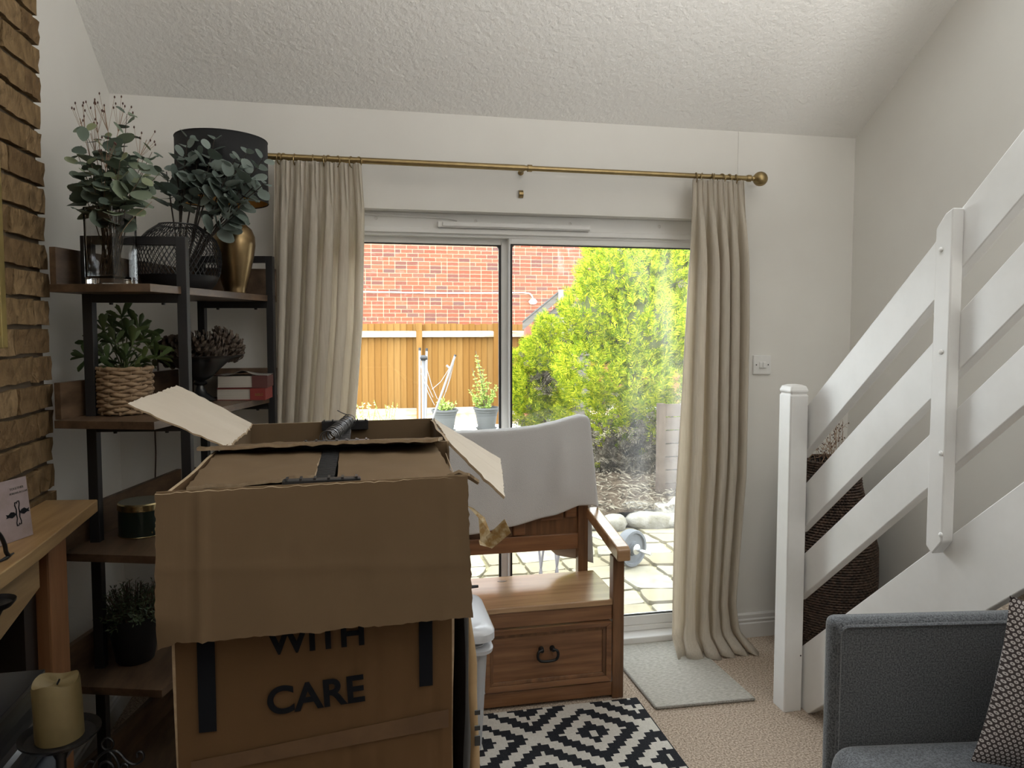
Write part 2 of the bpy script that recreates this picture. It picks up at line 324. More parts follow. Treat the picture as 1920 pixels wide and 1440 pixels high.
# ceiling, with an unseen roof window added to light the room
ca, cb = XL-0.2, XR+0.2
def slope(y0, y1, x0, x1):
    z0, z1 = ceil_z(y0), ceil_z(y1)
    return [(x0, y0, z0), (x1, y0, z0), (x1, y1, z1), (x0, y1, z1), (x0, y0, z0+0.12), (x1, y0, z0+0.12), (x1, y1, z1+0.12), (x0, y1, z1+0.12)]
ya_, yb_ = RWY-RWH/2, RWY+RWH/2
m = MB()
for s in ((yb_, YB+0.2, ca, cb), (0.0001, ya_, ca, cb), (ya_, yb_, ca, RWX-RWW/2), (ya_, yb_, RWX+RWW/2, cb), (YR-0.1, 0, ca, cb)): m.hexa(slope(*s))
struct(m.build('ceiling', CEIL))
w = struct(thing('added_roof_window', None, None, (RWX, RWY, ceil_z(RWY)+0.1)))
for d in ((ya_-0.02, ya_+0.04, RWX-RWW/2-0.02, RWX+RWW/2+0.02), (yb_-0.04, yb_+0.02, RWX-RWW/2-0.02, RWX+RWW/2+0.02), (ya_+0.04, yb_-0.04, RWX-RWW/2-0.02, RWX-RWW/2+0.04), (ya_+0.04, yb_-0.04, RWX+RWW/2-0.04, RWX+RWW/2+0.02)):
    MB().hexa([(a, b, c+0.06) for a, b, c in slope(*d)[:4]]+[(a, b, c+0.13) for a, b, c in slope(*d)[:4]]).build('window_frame', ALU, w)
q_ = slope(ya_+0.04, yb_-0.04, RWX-RWW/2+0.04, RWX+RWW/2-0.04)[:4]
MB().hexa([(a, b, c+0.09) for a, b, c in q_]+[(a, b, c+0.095) for a, b, c in q_]).build('glass_pane', PANE, w)
struct(bx('wall_rear', REARW, (ca, cb, YR-0.15, YR, -0.1, 2.6)))
# skirting boards with a moulded profile
def skirting(name, a, b, nrm):
    a, b, n = V(a), V(b), V(nrm); pr = [(0, 0), (0.02, 0), (0.02, 0.066), (0.014, 0.07), (0.017, 0.082), (0.011, 0.088), (0.011, 0.105), (0.004, 0.112), (0, 0.112)]
    pts = [a+n*d+V((0, 0, z)) for d, z in pr]
    return struct(MB().extr(pts, b-a).build(name, SKIRT))
skirting('baseboard_back', (OX1+0.005, YB, 0), (XR, YB, 0), (0, -1, 0))
skirting('baseboard_back.001', (XL, YB, 0), (OX0-0.005, YB, 0), (0, -1, 0))
skirting('baseboard_right', (XR, YB-0.02, 0), (XR, YR, 0), (-1, 0, 0))
skirting('baseboard_left', (XL, YB-0.02, 0), (XL, 2.29, 0), (1, 0, 0))
m = MB(); m.box(1.665, 1.67, YB-0.003, YB, 0.112, 2.33)
struct(m.build('trim_1', WALL))

# ---------------------------------------------------------------- sliding patio door
door = struct(thing('door_1', None, None, (0.69, 3.15, 0)))
bx('door_frame', ALU, (OX0, OX1, 3.09, 3.2, 1.862, OZ), door, 0.004)           # head
bx('door_frame', ALU, (OX0, OX0+0.05, 3.09, 3.2, 0.03, 1.862), door, 0.004)
bx('door_frame', ALU, (OX1-0.05, OX1, 3.09, 3.2, 0.03, 1.862), door, 0.004)
bx('door_sill', ALU, (OX0, OX1, 3.03, 3.24, 0.0, 0.035), door, 0.006)
bx('door_sill', ALU, (OX0, OX1, 3.10, 3.19, 0.035, 0.06), door, 0.004)
bx('head_track', ALU, (OX0+0.05, OX1-0.05, 3.085, 3.10, 1.85, 1.872), door, 0.003)
bx('head_track', ALU, (OX0+0.05, OX1-0.05, 3.10, 3.18, 1.838, 1.862), door, 0.003)
v = bx('trickle_vent', ALU, (0.315, 0.99, 3.066, 3.09, 1.874, 1.899), door, 0.004)
bx('vent_slider', WHITE, (0.335, 0.985, 3.061, 3.067, 1.878, 1.894), v, 0.002)
for k in range(4): MB().lathe([(0.0001, 0), (0.006, 0), (0.007, 0.002)], n=10).build('screw_cap', SKIRT, door, local=True, loc=(0.06+k*0.42, 3.088, 1.905)).rotation_euler = (radians(90), 0, 0)
MB().tube([(0.0, 3.084, 1.922), (0.16, 3.083, 1.918), (0.36, 3.084, 1.914), (0.40, 3.085, 1.905)], 0.004).build('alarm_wire', WHITE, door)
def leaf(x0, x1, y0, y1, z0, z1, st, mul=None):
    lw, rw = st
    s = bx('sash_stile', ALU, (x0, x0+lw, y0, y1, z0, z1), door, 0.004)
    s = bx('sash_stile', ALU, (x1-rw, x1, y0, y1, z0, z1), door, 0.004)
    bx('sash_rail', ALU, (x0+lw, x1-rw, y0, y1, z0, z0+0.045), door, 0.004)
    bx('sash_rail', ALU, (x0+lw, x1-rw, y0, y1, z1-0.028, z1), door, 0.004)
    X0, X1, Z0, Z1 = x0+lw, x1-rw, z0+0.045, z1-0.028
    ym = y0+0.012; g = MB(); c = 0.022
    inn = []; outp = []
    for cx, cz, a0 in ((X1-c, Z1-c, 0), (X0+c, Z1-c, 90), (X0+c, Z0+c, 180), (X1-c, Z0+c, 270)):
        for k in range(5):
            a = radians(a0+k*22.5); inn.append((cx-0.005*cos(a)+(c-0.005)*cos(a)+0.005*cos(a)*0, ym, cz+(c-0.005)*sin(a)))
    outp = []
    for cx, cz, a0 in ((X1, Z1, 0), (X0, Z1, 90), (X0, Z0, 180), (X1, Z0, 270)): outp += [(cx, ym, cz)]*5
    n = len(inn)
    g.add(inn+outp, [(i, (i+1) % n, n+(i+1) % n, n+i) for i in range(n)])
    g.build('gasket', GASK, door, solid=0.01)
    return X0, X1, Z0, Z1
a = leaf(OX0+0.045, 0.638, 3.1405, 3.18, 0.06, 1.84, (0.05, 0.036))
bx('glass_pane', PANE, (a[0], a[1], 3.165, 3.169, a[2], a[3]), door)
a = leaf(0.630, OX1-0.045, 3.105, 3.14, 0.06, 1.842, (0.006, 0.05))
bx('glass_pane', PANED, (a[0], a[1], 3.128, 3.132, a[2], a[3]), door)

# ---------------------------------------------------------------- light switch
t = thing('light_switch', 'white double rocker light switch plate on the wall right of the curtain', 'light switch', (1.801, YB-0.012, 1.278))
MB().box(1.757, 1.845, YB-0.01, YB, 1.234, 1.322).build('face_plate', WHITE, t, bevel=0.003)
for d in (-0.0085, 0.0085): MB().obox((1.801+d, YB-0.0125, 1.278), (0.0078, 0, 0), (0, 0.004, 0.0006), (0, 0, 0.013)).build('rocker', WHITE, t, bevel=0.001)
for d in (-0.03, 0.03): MB().lathe([(0.0001, 0), (0.0032, 0)], n=10).build('screw', GASK, t, local=True, loc=(1.801+d, YB-0.0103, 1.278)).rotation_euler = (radians(90), 0, 0)

# ---------------------------------------------------------------- curtain rod, rings, curtains
RY, RZ = 2.93, 2.104
t = thing('curtain_rod', 'long antique brass curtain rod with ball finial above the patio door', 'curtain rod', (0.66, RY, RZ))
MB().tube([(-0.42, RY, RZ), (0.66, RY, RZ)], 0.0125, 16).build('pole', BRASS, t, smooth=40)
MB().tube([(0.66, RY, RZ), (1.672, RY, RZ)], 0.0108, 16).build('pole', BRASS, t, smooth=40)
def rlathe(name, prof, at, ax_, m, parent, n=24):
    o = MB().lathe(prof, n=n).build(name, m, parent, smooth=40, loc=at, local=True); o.rotation_euler = V((0, 0, 1)).rotation_difference(V(ax_)).to_euler(); return o
rlathe('finial', [(0.0001, -0.012), (0.013, -0.012), (0.015, -0.006), (0.015, 0.006), (0.009, 0.012), (0.012, 0.02)]+[(0.032*sin(radians(a)), 0.053-0.032*cos(radians(a))) for a in range(20, 181, 16)], (1.672, RY, RZ), (1, 0, 0), BRASS, t)
for bxx in (0.663, 1.64, -0.30):
    b = rlathe('bracket', [(0.0001, 0), (0.012, 0), (0.012, 0.005), (0.006, 0.008), (0.006, 0.080)], (bxx, YB, RZ), (0, -1, 0), BRASS, t)
    MB().tube([(bxx-0.009, RY, RZ), (bxx+0.009, RY, RZ)], 0.0165, 16).build('bracket_cup', BRASS, b, smooth=40)
    bx('bracket_arm', BRASS, (bxx-0.006, bxx+0.006, RY+0.004, RY+0.02, RZ-0.034, RZ-0.008), b, 0.002)
MB().tube([(0.672, RY, RZ), (0.69, RY, RZ)], 0.0145, 16).build('joint_collar', BRASS, t, smooth=40)
ring_me = MB().tube([(0, 0.021*cos(2*pi*k/20), 0.021*sin(2*pi*k/20)-0.008) for k in range(20)], 0.0024, 6, closed=True).mesh('curtain_ring', smooth=50)
ring_me.materials.append(BRASS)
for us, lab, grp in (((525, 533, 553, 587, 608, 617, 633, 659, 672), 'left', 'left curtain rings'),
                     ((1305, 1317, 1336, 1340, 1353, 1367, 1380), 'right', 'right curtain rings')):
    for n_r, u in enumerate(us):
        p = ay(u, 312, RY); o = place('curtain_ring', ring_me, None, (p.x, RY, RZ), Euler((U(-0.12, 0.12), 0, U(-0.7, 0.7)))); tag(o, '%s brass ring from the left above the %s curtain' % (('first', 'second', 'third', 'fourth', 'fifth', 'sixth', 'seventh', 'eighth', 'ninth')[n_r], lab), 'curtain ring', grp)
def curtain(label, x0t, x1t, nf, edge0, edge1, amp, warp, zt, zb, seed, puddle):
    rnd = random.Random(seed); ph = [rnd.uniform(-0.25, 0.25) for _ in range(40)]
    nu, nv = nf*22, 70
    def fn(s, t_):
        t_ = t_**1.15; z = zt-(zt-zb)*t_
        a, b = pw(t_, edge0), pw(t_, edge1); w = b-a
        g = s**(1+(warp-1)*min(1, t_*1.8))
        th = 2*pi*nf*g; k = int(th/(2*pi))
        hp = min(1, max(0, (t_-0.03)/0.16))          # heading tape, then full folds
        A = lerp(0.010, amp, hp*hp*(3-2*hp))*(1+0.2*sin(1.7*th/6.28+seed))
        wv = sin(th+0.30*sin(4*t_+seed)*t_)
        y = RY-0.012+A*wv + 0.005*sin(th*3.0)*(1-hp)*1.2
        x = a+w*s - 0.20*w/nf*sin(2*th)*hp*min(1, s*(1-s)*8)
        if t_ < 0.09: y += 0.004*sin(th*4)*(1-t_/0.09); x += 0.002*sin(th*5+1)
        if t_ < 0.03: z += 0.006*abs(sin(th))
        if puddle and z < 0.16:
            q = (0.16-z)/0.15; x += 0.012*q*sin(th+1.0); y -= 0.085*q**3*(0.75+0.25*sin(th+0.8))+0.012*sin(q*9)*q; z += 0.006*q*sin(th*2)
        return (x, y, z)
    m = MB(); m.sheet(nu, nv, fn); o = m.build('curtain', CURT, None, smooth=80, loc=((x0t+x1t)/2, RY, zb), solid=0.0016)
    return tag(o, label, 'curtain')
curtain('pleated beige linen curtain beside the shelf, light glowing through its folds', -0.33, 0.0, 6, [(0, -0.325), (0.5, -0.345), (1, -0.36)], [(0, 0.0), (0.1, 0.012), (0.3, 0.0), (0.5, -0.035), (1, -0.09)], 0.034, 0.72, 2.085, 0.02, 3, False)
curtain('pleated beige linen curtain right of the patio door, hem crumpled on the floor', 1.40, 1.64, 5, [(0, 1.402), (0.15, 1.395), (0.35, 1.372), (0.7, 1.338), (0.93, 1.335), (1, 1.315)], [(0, 1.638), (0.1, 1.652), (0.3, 1.662), (0.62, 1.662), (0.9, 1.625), (0.96, 1.645), (1, 1.70)], 0.044, 1.35, 2.085, 0.006, 11, True)

# ---------------------------------------------------------------- floor mats
def rug_sheet(x0, x1, y0, y1, z, t): m = MB(); m.box(x0, x1, y0, y1, z, z+t); return m
m = MB(); nx, ny = 10, 14
q = [V((1.075, 2.49, 0)), V((1.475, 2.475, 0)), V((1.455, 3.04, 0)), V((1.165, 3.04, 0))]
q[3] = V((1.06, 3.035, 0))
MATG = mat('grey_mat_weave', (0.40, 0.385, 0.34), 0.95, col2=(0.56, 0.545, 0.50), scale=110, stretch=(0.5, 1.4, 1), detail=2, bump=0.9, bscale=150, bstretch=(0.5, 1.5, 1), spec=0.1, bd=0.004)
HEM = mat('mat_hem', (0.20, 0.19, 0.17), 0.95, bump=0.8, bscale=260, col2=(0.40, 0.385, 0.35), scale=200)
t = thing('door_mat', 'pale grey woven mat on the carpet in front of the patio door', 'mat', (1.27, 2.75, 0))
m.hexa([p+V((0, 0, 0.001)) for p in q]+[p+V((0, 0, 0.009)) for p in q]); m.build('weave', MATG, t, bevel=0.003)
MB().tube([q[0]+V((0, 0, 0.006)), q[1]+V((0, 0, 0.006))], 0.0055, 6).build('bound_edge', HEM, t)
MB().tube([q[3]+V((0, 0, 0.006)), q[0]+V((0, 0, 0.006))], 0.0055, 6).build('bound_edge', HEM, t)
MB().tube([q[2]+V((0, 0, 0.006)), q[1]+V((0, 0, 0.006))], 0.0055, 6).build('bound_edge', MATG, t)
# tufted black and white rug, its stepped diamonds built tuft by tuft
RB = mat('rug_black_tufts', (0.018, 0.020, 0.026), 0.95, bump=0.9, bscale=260, spec=0.1, col2=(0.035, 0.036, 0.042), scale=200)
RW = mat('rug_white_tufts', (0.60, 0.575, 0.53), 0.95, bump=0.9, bscale=260, spec=0.1, col2=(0.70, 0.675, 0.63), scale=160)
t = thing('rug', 'rug of black and white stepped diamonds on the carpet before the bench', 'rug', (0.62, 1.9, 0))
cs = 0.0125; x0, x1, y0, y1 = 0.10, 1.03, 1.30, 2.575; nx, ny = int((x1-x0)/cs), int((y1-y0)/cs)
blk, wht = MB(), MB()
PX, PY, CX0, CY0 = 0.415, 0.40, 0.785, 2.375
def pat(x, y):
    dx = (x-CX0)/PX; dy = (y-CY0)/PY
    a = abs(dx-round(dx)); b = abs(dy-round(dy)); s = a+b
    sh = 1-s                                         # distance from the other lattice of centres
    s = min(s, sh)
    return s < 0.045 or 0.17 <= s < 0.295 or s >= 0.425
for i in range(nx):
    for j in range(ny):
        X, Y = x0+i*cs, y0+j*cs
        st = 1.5; xx = (int(i/st)+0.5)*st*cs+x0; yy = (int(j/st)+0.5)*st*cs+y0
        w_ = pat(xx, yy); h = 0.010 if w_ else 0.0095
        (wht if w_ else blk).add([(X, Y, h), (X+cs, Y, h), (X+cs, Y+cs, h), (X, Y+cs, h)], [(0, 1, 2, 3)])
blk.build('black_pattern', RB, t); wht.build('white_pattern', RW, t)
MB().box(x0, x1, y0, y1, 0.0005, 0.009).build('backing', RB, t)

# ================================================================ CHIMNEY BREAST, MANTEL, HEARTH
XC, YC = -0.877, 2.28                        # brick face and its far end
ch = struct(thing('wall_chimney', None, None, (XC, 1.4, 0)))
MB().box(XL-0.05, XC-0.012, 0.4, YC-0.012, 0, 3.2).build('mortar_bed', MORT, ch)
PIT_ = 0.0776
def brick_mesh(L, seed):
    rn = random.Random(seed); nu, nv = 6, 3; h = PIT_-0.0125; m = MB()
    g = [[V((rn.uniform(-0.0028, 0.0028)+0.002, -L/2+L*i/nu+rn.uniform(-1, 1)*0.0025, -h/2+h*j/nv+rn.uniform(-1, 1)*0.0022)) for j in range(nv+1)] for i in range(nu+1)]
    vs = [p for r in g for p in r]; k = nv+1
    fs = [(i*k+j, (i+1)*k+j, (i+1)*k+j+1, i*k+j+1) for i in range(nu) for j in range(nv)]
    m.add(vs, fs)
    ed = [(i, 0) for i in range(nu)]+[(nu, j) for j in range(nv)]+[(i, nv) for i in range(nu, 0, -1)]+[(0, j) for j in range(nv, 0, -1)]
    a = [V(g[i][j]) for i, j in ed]; b = [V((-0.06, p.y*0.995, p.z*0.985)) for p in a]; n = len(a)
    m.add(a+b, [((i+1) % n, i, n+i, n+(i+1) % n) for i in range(n)])
    me = m.mesh('brick', smooth=None); me.materials.append(BRK); return me
full = [brick_mesh(0.205, s) for s in range(6)]; half = [brick_mesh(0.0975, s) for s in range(20, 25)]
k0 = -18
for k in range(k0, 21):
    z = 1.452+(k+0.5)*PIT_
    if z < 0.03: continue
    y = YC; first = (k % 2 == 0)
    ylow = 1.55 if z > 0.3 else 1.55
    while y > ylow:
        L = 0.1075 if first else 0.215
        me = random.choice(half if first else full)
        place('brick', me, ch, (XC+U(-0.003, 0.004), y-L/2+0.005+U(-0.003, 0.003), z+U(-0.0015, 0.0015)), Euler((U(-0.012, 0.012), 0, U(-0.015, 0.015))))
        y -= L; first = False
# brass framed mirror hung on the bricks, only its edge in view
t = thing('wall_mirror', 'tall mirror whose brass frame edge shows on the brick chimney', 'mirror', (XC+0.01, 1.6, 1.40))
e0 = ax(4, 400, XC+0.03).y
for d in ((e0-0.03, e0, 1.40, 2.08), (1.15, 1.18, 1.40, 2.08)): bx('frame_side', GILT, (XC+0.006, XC+0.032, *d), t, 0.003)
for d in ((1.40, 1.43), (2.05, 2.08)): bx('frame_rail', GILT, (XC+0.006, XC+0.032, 1.18, e0-0.03, *d), t, 0.003)
bx('mirror_glass', mat('mirror_silver', (0.8, 0.8, 0.8), 0.03, 1.0), (XC+0.006, XC+0.016, 1.18, e0-0.03, 1.43, 2.05), t)

MZ = 0.97
fp = thing('fireplace_mantel', 'wooden mantelpiece with curved shelf and leg on the brick chimney', 'mantelpiece', (-0.80, 1.7, 0))
tp = [az(u, v, MZ) for u, v in ((182, 937), (150, 962), (110, 994), (60, 1033), (0, 1076))]
fr = [(p.x, p.y) for p in tp]; d_ = (fr[-1][0]+0.01, 1.0)
poly = [(XC+0.006, 2.205), (fr[0][0], fr[0][1]+0.005)]+fr[1:]+[d_, (XC+0.006, 1.0)]
MB().prism(poly[::-1], MZ-0.034, MZ).build('mantel_shelf', OAK, fp, bevel=0.003)
# frieze board under the shelf, with its upswept end, and the leg
yb = 1.815; c0 = [(1.0, MZ-0.035), (1.0, MZ-0.165), (1.60, MZ-0.165), (1.63, MZ-0.16), (yb, MZ-0.118), (yb, MZ-0.035)]
MB().extr([(-0.735, a, b) for a, b in c0], (-0.03, 0, 0)).build('frieze_board', OAK, fp, bevel=0.002)
MB().hexa([(-0.82, 1.925, 0), (-0.758, 1.925, 0), (-0.758, 2.035, 0), (-0.82, 2.035, 0), (-0.82, 1.925, MZ-0.034), (-0.758, 1.925, MZ-0.034), (-0.758, 2.035, MZ-0.034), (-0.82, 2.035, MZ-0.034)]).build('mantel_leg', OAKV, fp, bevel=0.006)
MB().box(-0.872, -0.79, 1.86, 1.925, 0, MZ-0.034).build('leg_backing', mat('near_black_wood', (0.02, 0.011, 0.007), 0.6), fp)  # near-black board filling the recess beside the leg

# black cast hearth surround below: ledge, cove and lower slab swept along the chimney
t = thing('fire_surround', 'black moulded fire surround with a glossy cove below the mantel', 'fire surround', (-0.75, 1.3, 0))
BG = mat('black_gloss', (0.016, 0.018, 0.021), 0.28, coat=0.3, bump=0.04, bscale=60)
def sweep_y(name, pr, y0, y1, m, parent): return MB().extr([(x, y0, z) for x, z in pr], (0, y1-y0, 0)).build(name, m, parent, bevel=0.0015)
y1 = 1.49
sweep_y('ledge', [(-0.869, 0.79), (-0.869, 0.80), (-0.60, 0.80), (-0.60, 0.79)], 0.5, y1, BG, t)
cv = [(-0.60-0.012+0.0*a, 0.79) for a in (0,)]+[(-0.612+0.045*(1-cos(radians(a))), 0.79-0.075*sin(radians(a))) for a in range(10, 91, 10)]
sweep_y('cove', [(-0.80, 0.79)]+cv+[(-0.80, 0.715)], 0.5, y1, BG, t)
sweep_y('bead', [(-0.80, 0.714), (-0.556, 0.714), (-0.556, 0.700), (-0.80, 0.700)], 0.5, y1, BG, t)
sweep_y('lower_panel', [(-0.80, 0.699), (-0.53, 0.690), (-0.53, 0.675), (-0.57, 0.66), (-0.57, 0.0), (-0.80, 0.0)], 0.5, y1, mat('slate_grey', (0.10, 0.12, 0.15), 0.35), t)

# greeting card with two mirrored swans, on the mantel
a = az(63, 1002, MZ+0.001); b = az(-6, 1027, MZ+0.001); xd = (a-b); W_ = xd.length; xd.normalize()
nrm = V((xd.y, -xd.x, 0)).normalized(); hC = 0.137; lean = (V((0, 0, 1))-nrm*0.10).normalized()
t = thing('greeting_card', 'mauve greeting card with two black swans and small lettering standing on the mantel', 'card', a*0.5+b*0.5)
CARDM = mat('mauve_card', (0.34, 0.27, 0.275), 0.7, col2=(0.27, 0.21, 0.20), scale=22, detail=5)
p0, p1 = b-nrm*0.001, a-nrm*0.001
MB().slab(p0, p1, p1+lean*hC, p0+lean*hC, 0.0008).build('front_leaf', CARDM, t)
q0 = p0-nrm*0.045
MB().slab(q0, q0+xd*W_, p1+lean*hC-nrm*0.001, p0+lean*hC-nrm*0.001, 0.0006).build('back_leaf', CARDM, t)
def oncard(x, y, o=0.0006): return p0+xd*x+lean*y+nrm*o
sw = MB()
def swan(cx, cy, sg):
    # mirrored silhouettes: tapered body with tail, neck above and below
    body = [(0, 0), (0.006, 0.006), (0.014, 0.0075), (0.021, 0.003), (0.028, 0.005), (0.025, 0.0), (0.028, -0.004), (0.020, -0.003), (0.012, -0.0065), (0.005, -0.004)]
    sw.extr([oncard(cx+sg*x, cy+y) for x, y in (body if sg > 0 else body[::-1])], nrm*0.0004)
    for up in (1, -1):
        nk = [(0, 0), (-0.0015, 0.010), (0.0015, 0.020), (0.0005, 0.0265), (-0.003, 0.0265), (-0.005, 0.0225)]
        sw.tube([oncard(cx+sg*x, cy+up*y, 0.0009) for x, y in nk], [0.0014, 0.0012, 0.0011, 0.0013, 0.0011, 0.0004], 5)
k_ = W_-0.066
swan(k_+0.026, 0.058, -1); swan(k_+0.036, 0.060, 1)
sw.build('swan_print', INK, t)
PRT = mat('grey_print', (0.10, 0.085, 0.08), 0.7)
text('lettering', 'TOGETHER', 0.0075, PRT, t, oncard(k_+0.036, 0.113), xd, lean)
text('lettering', 'FOREVER IN LOVE', 0.0062, PRT, t, oncard(k_+0.040, 0.103), xd, lean)

# iron ornament with a curled foot, at the mantel's near end
t = thing('iron_ornament', 'black iron ornament with curved leg and flat foot on the mantel', 'ornament', az(10, 1046, MZ))
c = az(12, 1046, MZ+0.004); sx = V((0.2, 1, 0)).normalized()
def lo(a_, z): return c+sx*a_+V((0, 0, z))
MB().tube(curve_pts([lo(-0.10, 0.10), lo(-0.05, 0.085), lo(-0.018, 0.055), lo(-0.004, 0.03), lo(0.0, 0.012), lo(0.008, 0.0015)], 5), 0.0042, 8).build('leg', BLACKW, t, smooth=50)
MB().tube([lo(-0.022, -0.001), lo(0.0, 0.0), lo(0.022, 0.003)], [0.0022, 0.004, 0.0018], 8).build('foot', BLACKW, t, smooth=50)
MB().tube(curve_pts([lo(-0.10, 0.10), lo(-0.15, 0.085), lo(-0.182, 0.055), lo(-0.196, 0.03), lo(-0.20, 0.012), lo(-0.208, 0.0015)], 5), 0.0042, 8).build('leg', BLACKW, t, smooth=50)
rl = MB().lathe([(0.0001, 0.10), (0.02, 0.104), (0.035, 0.115), (0.033, 0.117), (0.0001, 0.107)], lo(-0.10, 0), 20).build('dish', BLACKW, t, smooth=50)

# tall iron candlesticks standing on the floor by the hearth
def candlestick(c, zt, lab, r=0.058, rb=0.07):
    t = thing('candlestick', lab, 'candlestick', (c.x, c.y, 0))
    MB().lathe([(0.0001, 0), (rb, 0), (rb, 0.008), (0.02, 0.016), (0.009, 0.03), (0.008, zt*0.5), (0.012, zt*0.52), (0.008, zt*0.54), (0.0075, zt-0.035), (0.014, zt-0.02), (0.02, zt-0.008), (0.0001, zt-0.007)], (c.x, c.y, 0), 20).build('stem', BLACKW, t, smooth=40)
    MB().lathe([(0.0001, zt-0.006), (r*0.8, zt-0.004), (r, zt+0.006), (r, zt+0.009), (r*0.85, zt+0.001), (0.0001, zt)], (c.x, c.y, 0), 36).build('drip_dish', BLACKW, t, smooth=40)
ZC = 1.15
cc = dz(113, 1382, ZC); candlestick(cc, cc.z, 'tall black iron candlestick holding a stubby cream candle, lower left')
t = thing('pillar_candle', 'stubby used cream pillar candle on an iron candlestick dish', 'candle', (cc.x, cc.y, cc.z+0.001))
r = 0.0345; hh = 0.092; m = MB()
tilt = V((-0.05, 0.02, 1))
pr = [(0.0001, 0), (r, 0), (r*1.0, 0.01), (r*0.985, hh*0.5), (r*0.98, hh-0.006), (r*0.93, hh), (r*0.8, hh-0.002), (r*0.35, hh-0.006), (0.0001, hh-0.007)]
m.lathe(pr, (0, 0, 0), 36); m.v = [tuple(cc+V((0, 0, 0.0015))+V((p[0], p[1], 0))*(1+0.03*noise.noise(V(p)*40))+tilt*p[2]+V((0, 0, 0.004*sin(3*atan2(p[1], p[0]))*(p[2]/hh)))) for p in m.v]
m.build('wax', WAX, t, smooth=50)
MB().tube([cc+V((0.002, 0, 0))+tilt*(hh-0.006), cc+V((0.006, 0, 0))+tilt*(hh+0.002)], 0.0015, 6).build('wick', INK, t)
c2 = dz(-16, 1136, 1.365); candlestick(c2, c2.z, 'second black iron candlestick, dish just inside the left edge', 0.040, 0.035)
# wrought iron scroll stand, its top at the bottom edge of the frame
t = thing('scroll_stand', 'wrought iron scrollwork stand at the bottom edge beside the candle', 'stand', dz(215, 1560, 1.22))
D0 = 1.22
def sp(u, v): return dz(u, v, D0)
def scroll(pts, r=0.0022): MB().tube(curve_pts([sp(*p) for p in pts], 6), r, 6).build('scroll', mat('wrought_iron', (0.06, 0.06, 0.065), 0.35, 0.8), t, smooth=60)
MB().tube([sp(202+11*cos(a*pi/10), 1395+11*sin(a*pi/10)) for a in range(20)], 0.0018, 6, closed=True).build('ring', MATS.get('wrought_iron') or BLACKW, t, smooth=60)
scroll([(204, 1407), (222, 1410), (236, 1425), (250, 1433), (262, 1430), (270, 1420), (266, 1410), (258, 1411), (258, 1420)])
scroll([(204, 1407), (216, 1420), (224, 1440), (226, 1470), (222, 1520), (214, 1560)])
scroll([(204, 1407), (190, 1415), (178, 1430), (172, 1460), (184, 1510), (214, 1560)])
scroll([(182, 1448), (190, 1432), (202, 1428), (212, 1436), (212, 1448), (203, 1450), (200, 1442)])
scroll([(226, 1440), (232, 1432), (240, 1436), (238, 1445)])
scroll([(178, 1430), (168, 1428), (160, 1436), (163, 1447), (172, 1446)])

# ================================================================ CORNER SHELF UNIT
SH = [1.569, 1.191, 0.816, 0.434, 0.055]; TH = 0.022
P1, P2, P3, P4, P5 = V((-0.843, 2.207)), V((-0.5635, 2.122)), V((-0.345, 2.815)), V((-0.322, 2.905)), V((-0.690, 2.905))
P5 = P1+V((0.235, 0.970)).normalized()*0.705
un = thing('shelf_unit', 'five tier rustic wood and black steel corner shelf beside the chimney', 'shelf unit', (-0.6, 2.5, 0))
AL, AR, BL, BR = V((-0.795, 2.300)), V((-0.503, 2.264)), V((-0.602, 2.868)), V((-0.325, 2.81))
ZT = 1.714
def frame(a, b, w):
    d = (b-a).normalized(); n = V((-d.y, d.x)); hw = w/2
    def post(p, s): c = p+d*(s*hw)+n*hw; return MB().obox((c.x, c.y, ZT/2), (d.x*hw, d.y*hw, 0), (n.x*hw, n.y*hw, 0), (0, 0, ZT/2)).build('post', BLACKM, un, bevel=0.0015)
    post(a, 1); post(b, -1)
    def rail(z): MB().bar((*(a+d*w+n*hw), z), (*(b-d*w+n*hw), z), w, 0.024).build('cross_rail', BLACKM, un)
    rail(ZT-0.012)
    for z in SH: rail(z-TH-0.013)
frame(AL, AR, 0.028); frame(BL, BR, 0.026)
for z in SH:
    bpoly = [P1, P2, P3, P4, P5][::1]
    MB().prism([(p.x, p.y) for p in bpoly], z-TH, z).build('shelf_board', RUST, un, bevel=0.001)
    d = (P5-P1).normalized(); n = V((d.y, -d.x))
    MB().obox((*((P1+P5)/2-n*0.0), z+0.052), (d.x*0.335, d.y*0.335, 0), (n.x*0.009, n.y*0.009, 0), (0, 0, 0.052)).build('back_board', RUST, un, bevel=0.001)
    a, b = P5+V((0.012, -0.0)), P4; dd = (b-a).normalized(); L = (b-a).length/2
    MB().obox((*((a+b)/2), z+0.052), (dd.x*L, dd.y*L, 0), (-dd.y*0.008, dd.x*0.008, 0), (0, 0, 0.052)).build('back_board', RUST, un, bevel=0.001)
    for px in (0.25, 0.75):
        for a, b in ((AL, AR), (BL, BR)):
            p = a+(b-a)*px; MB().lathe([(0.0001, -0.006), (0.005, -0.006), (0.006, 0)], (p.x+0.004, p.y+0.012, z-TH-0.025), 8).build('bolt_head', BLACKM, un)

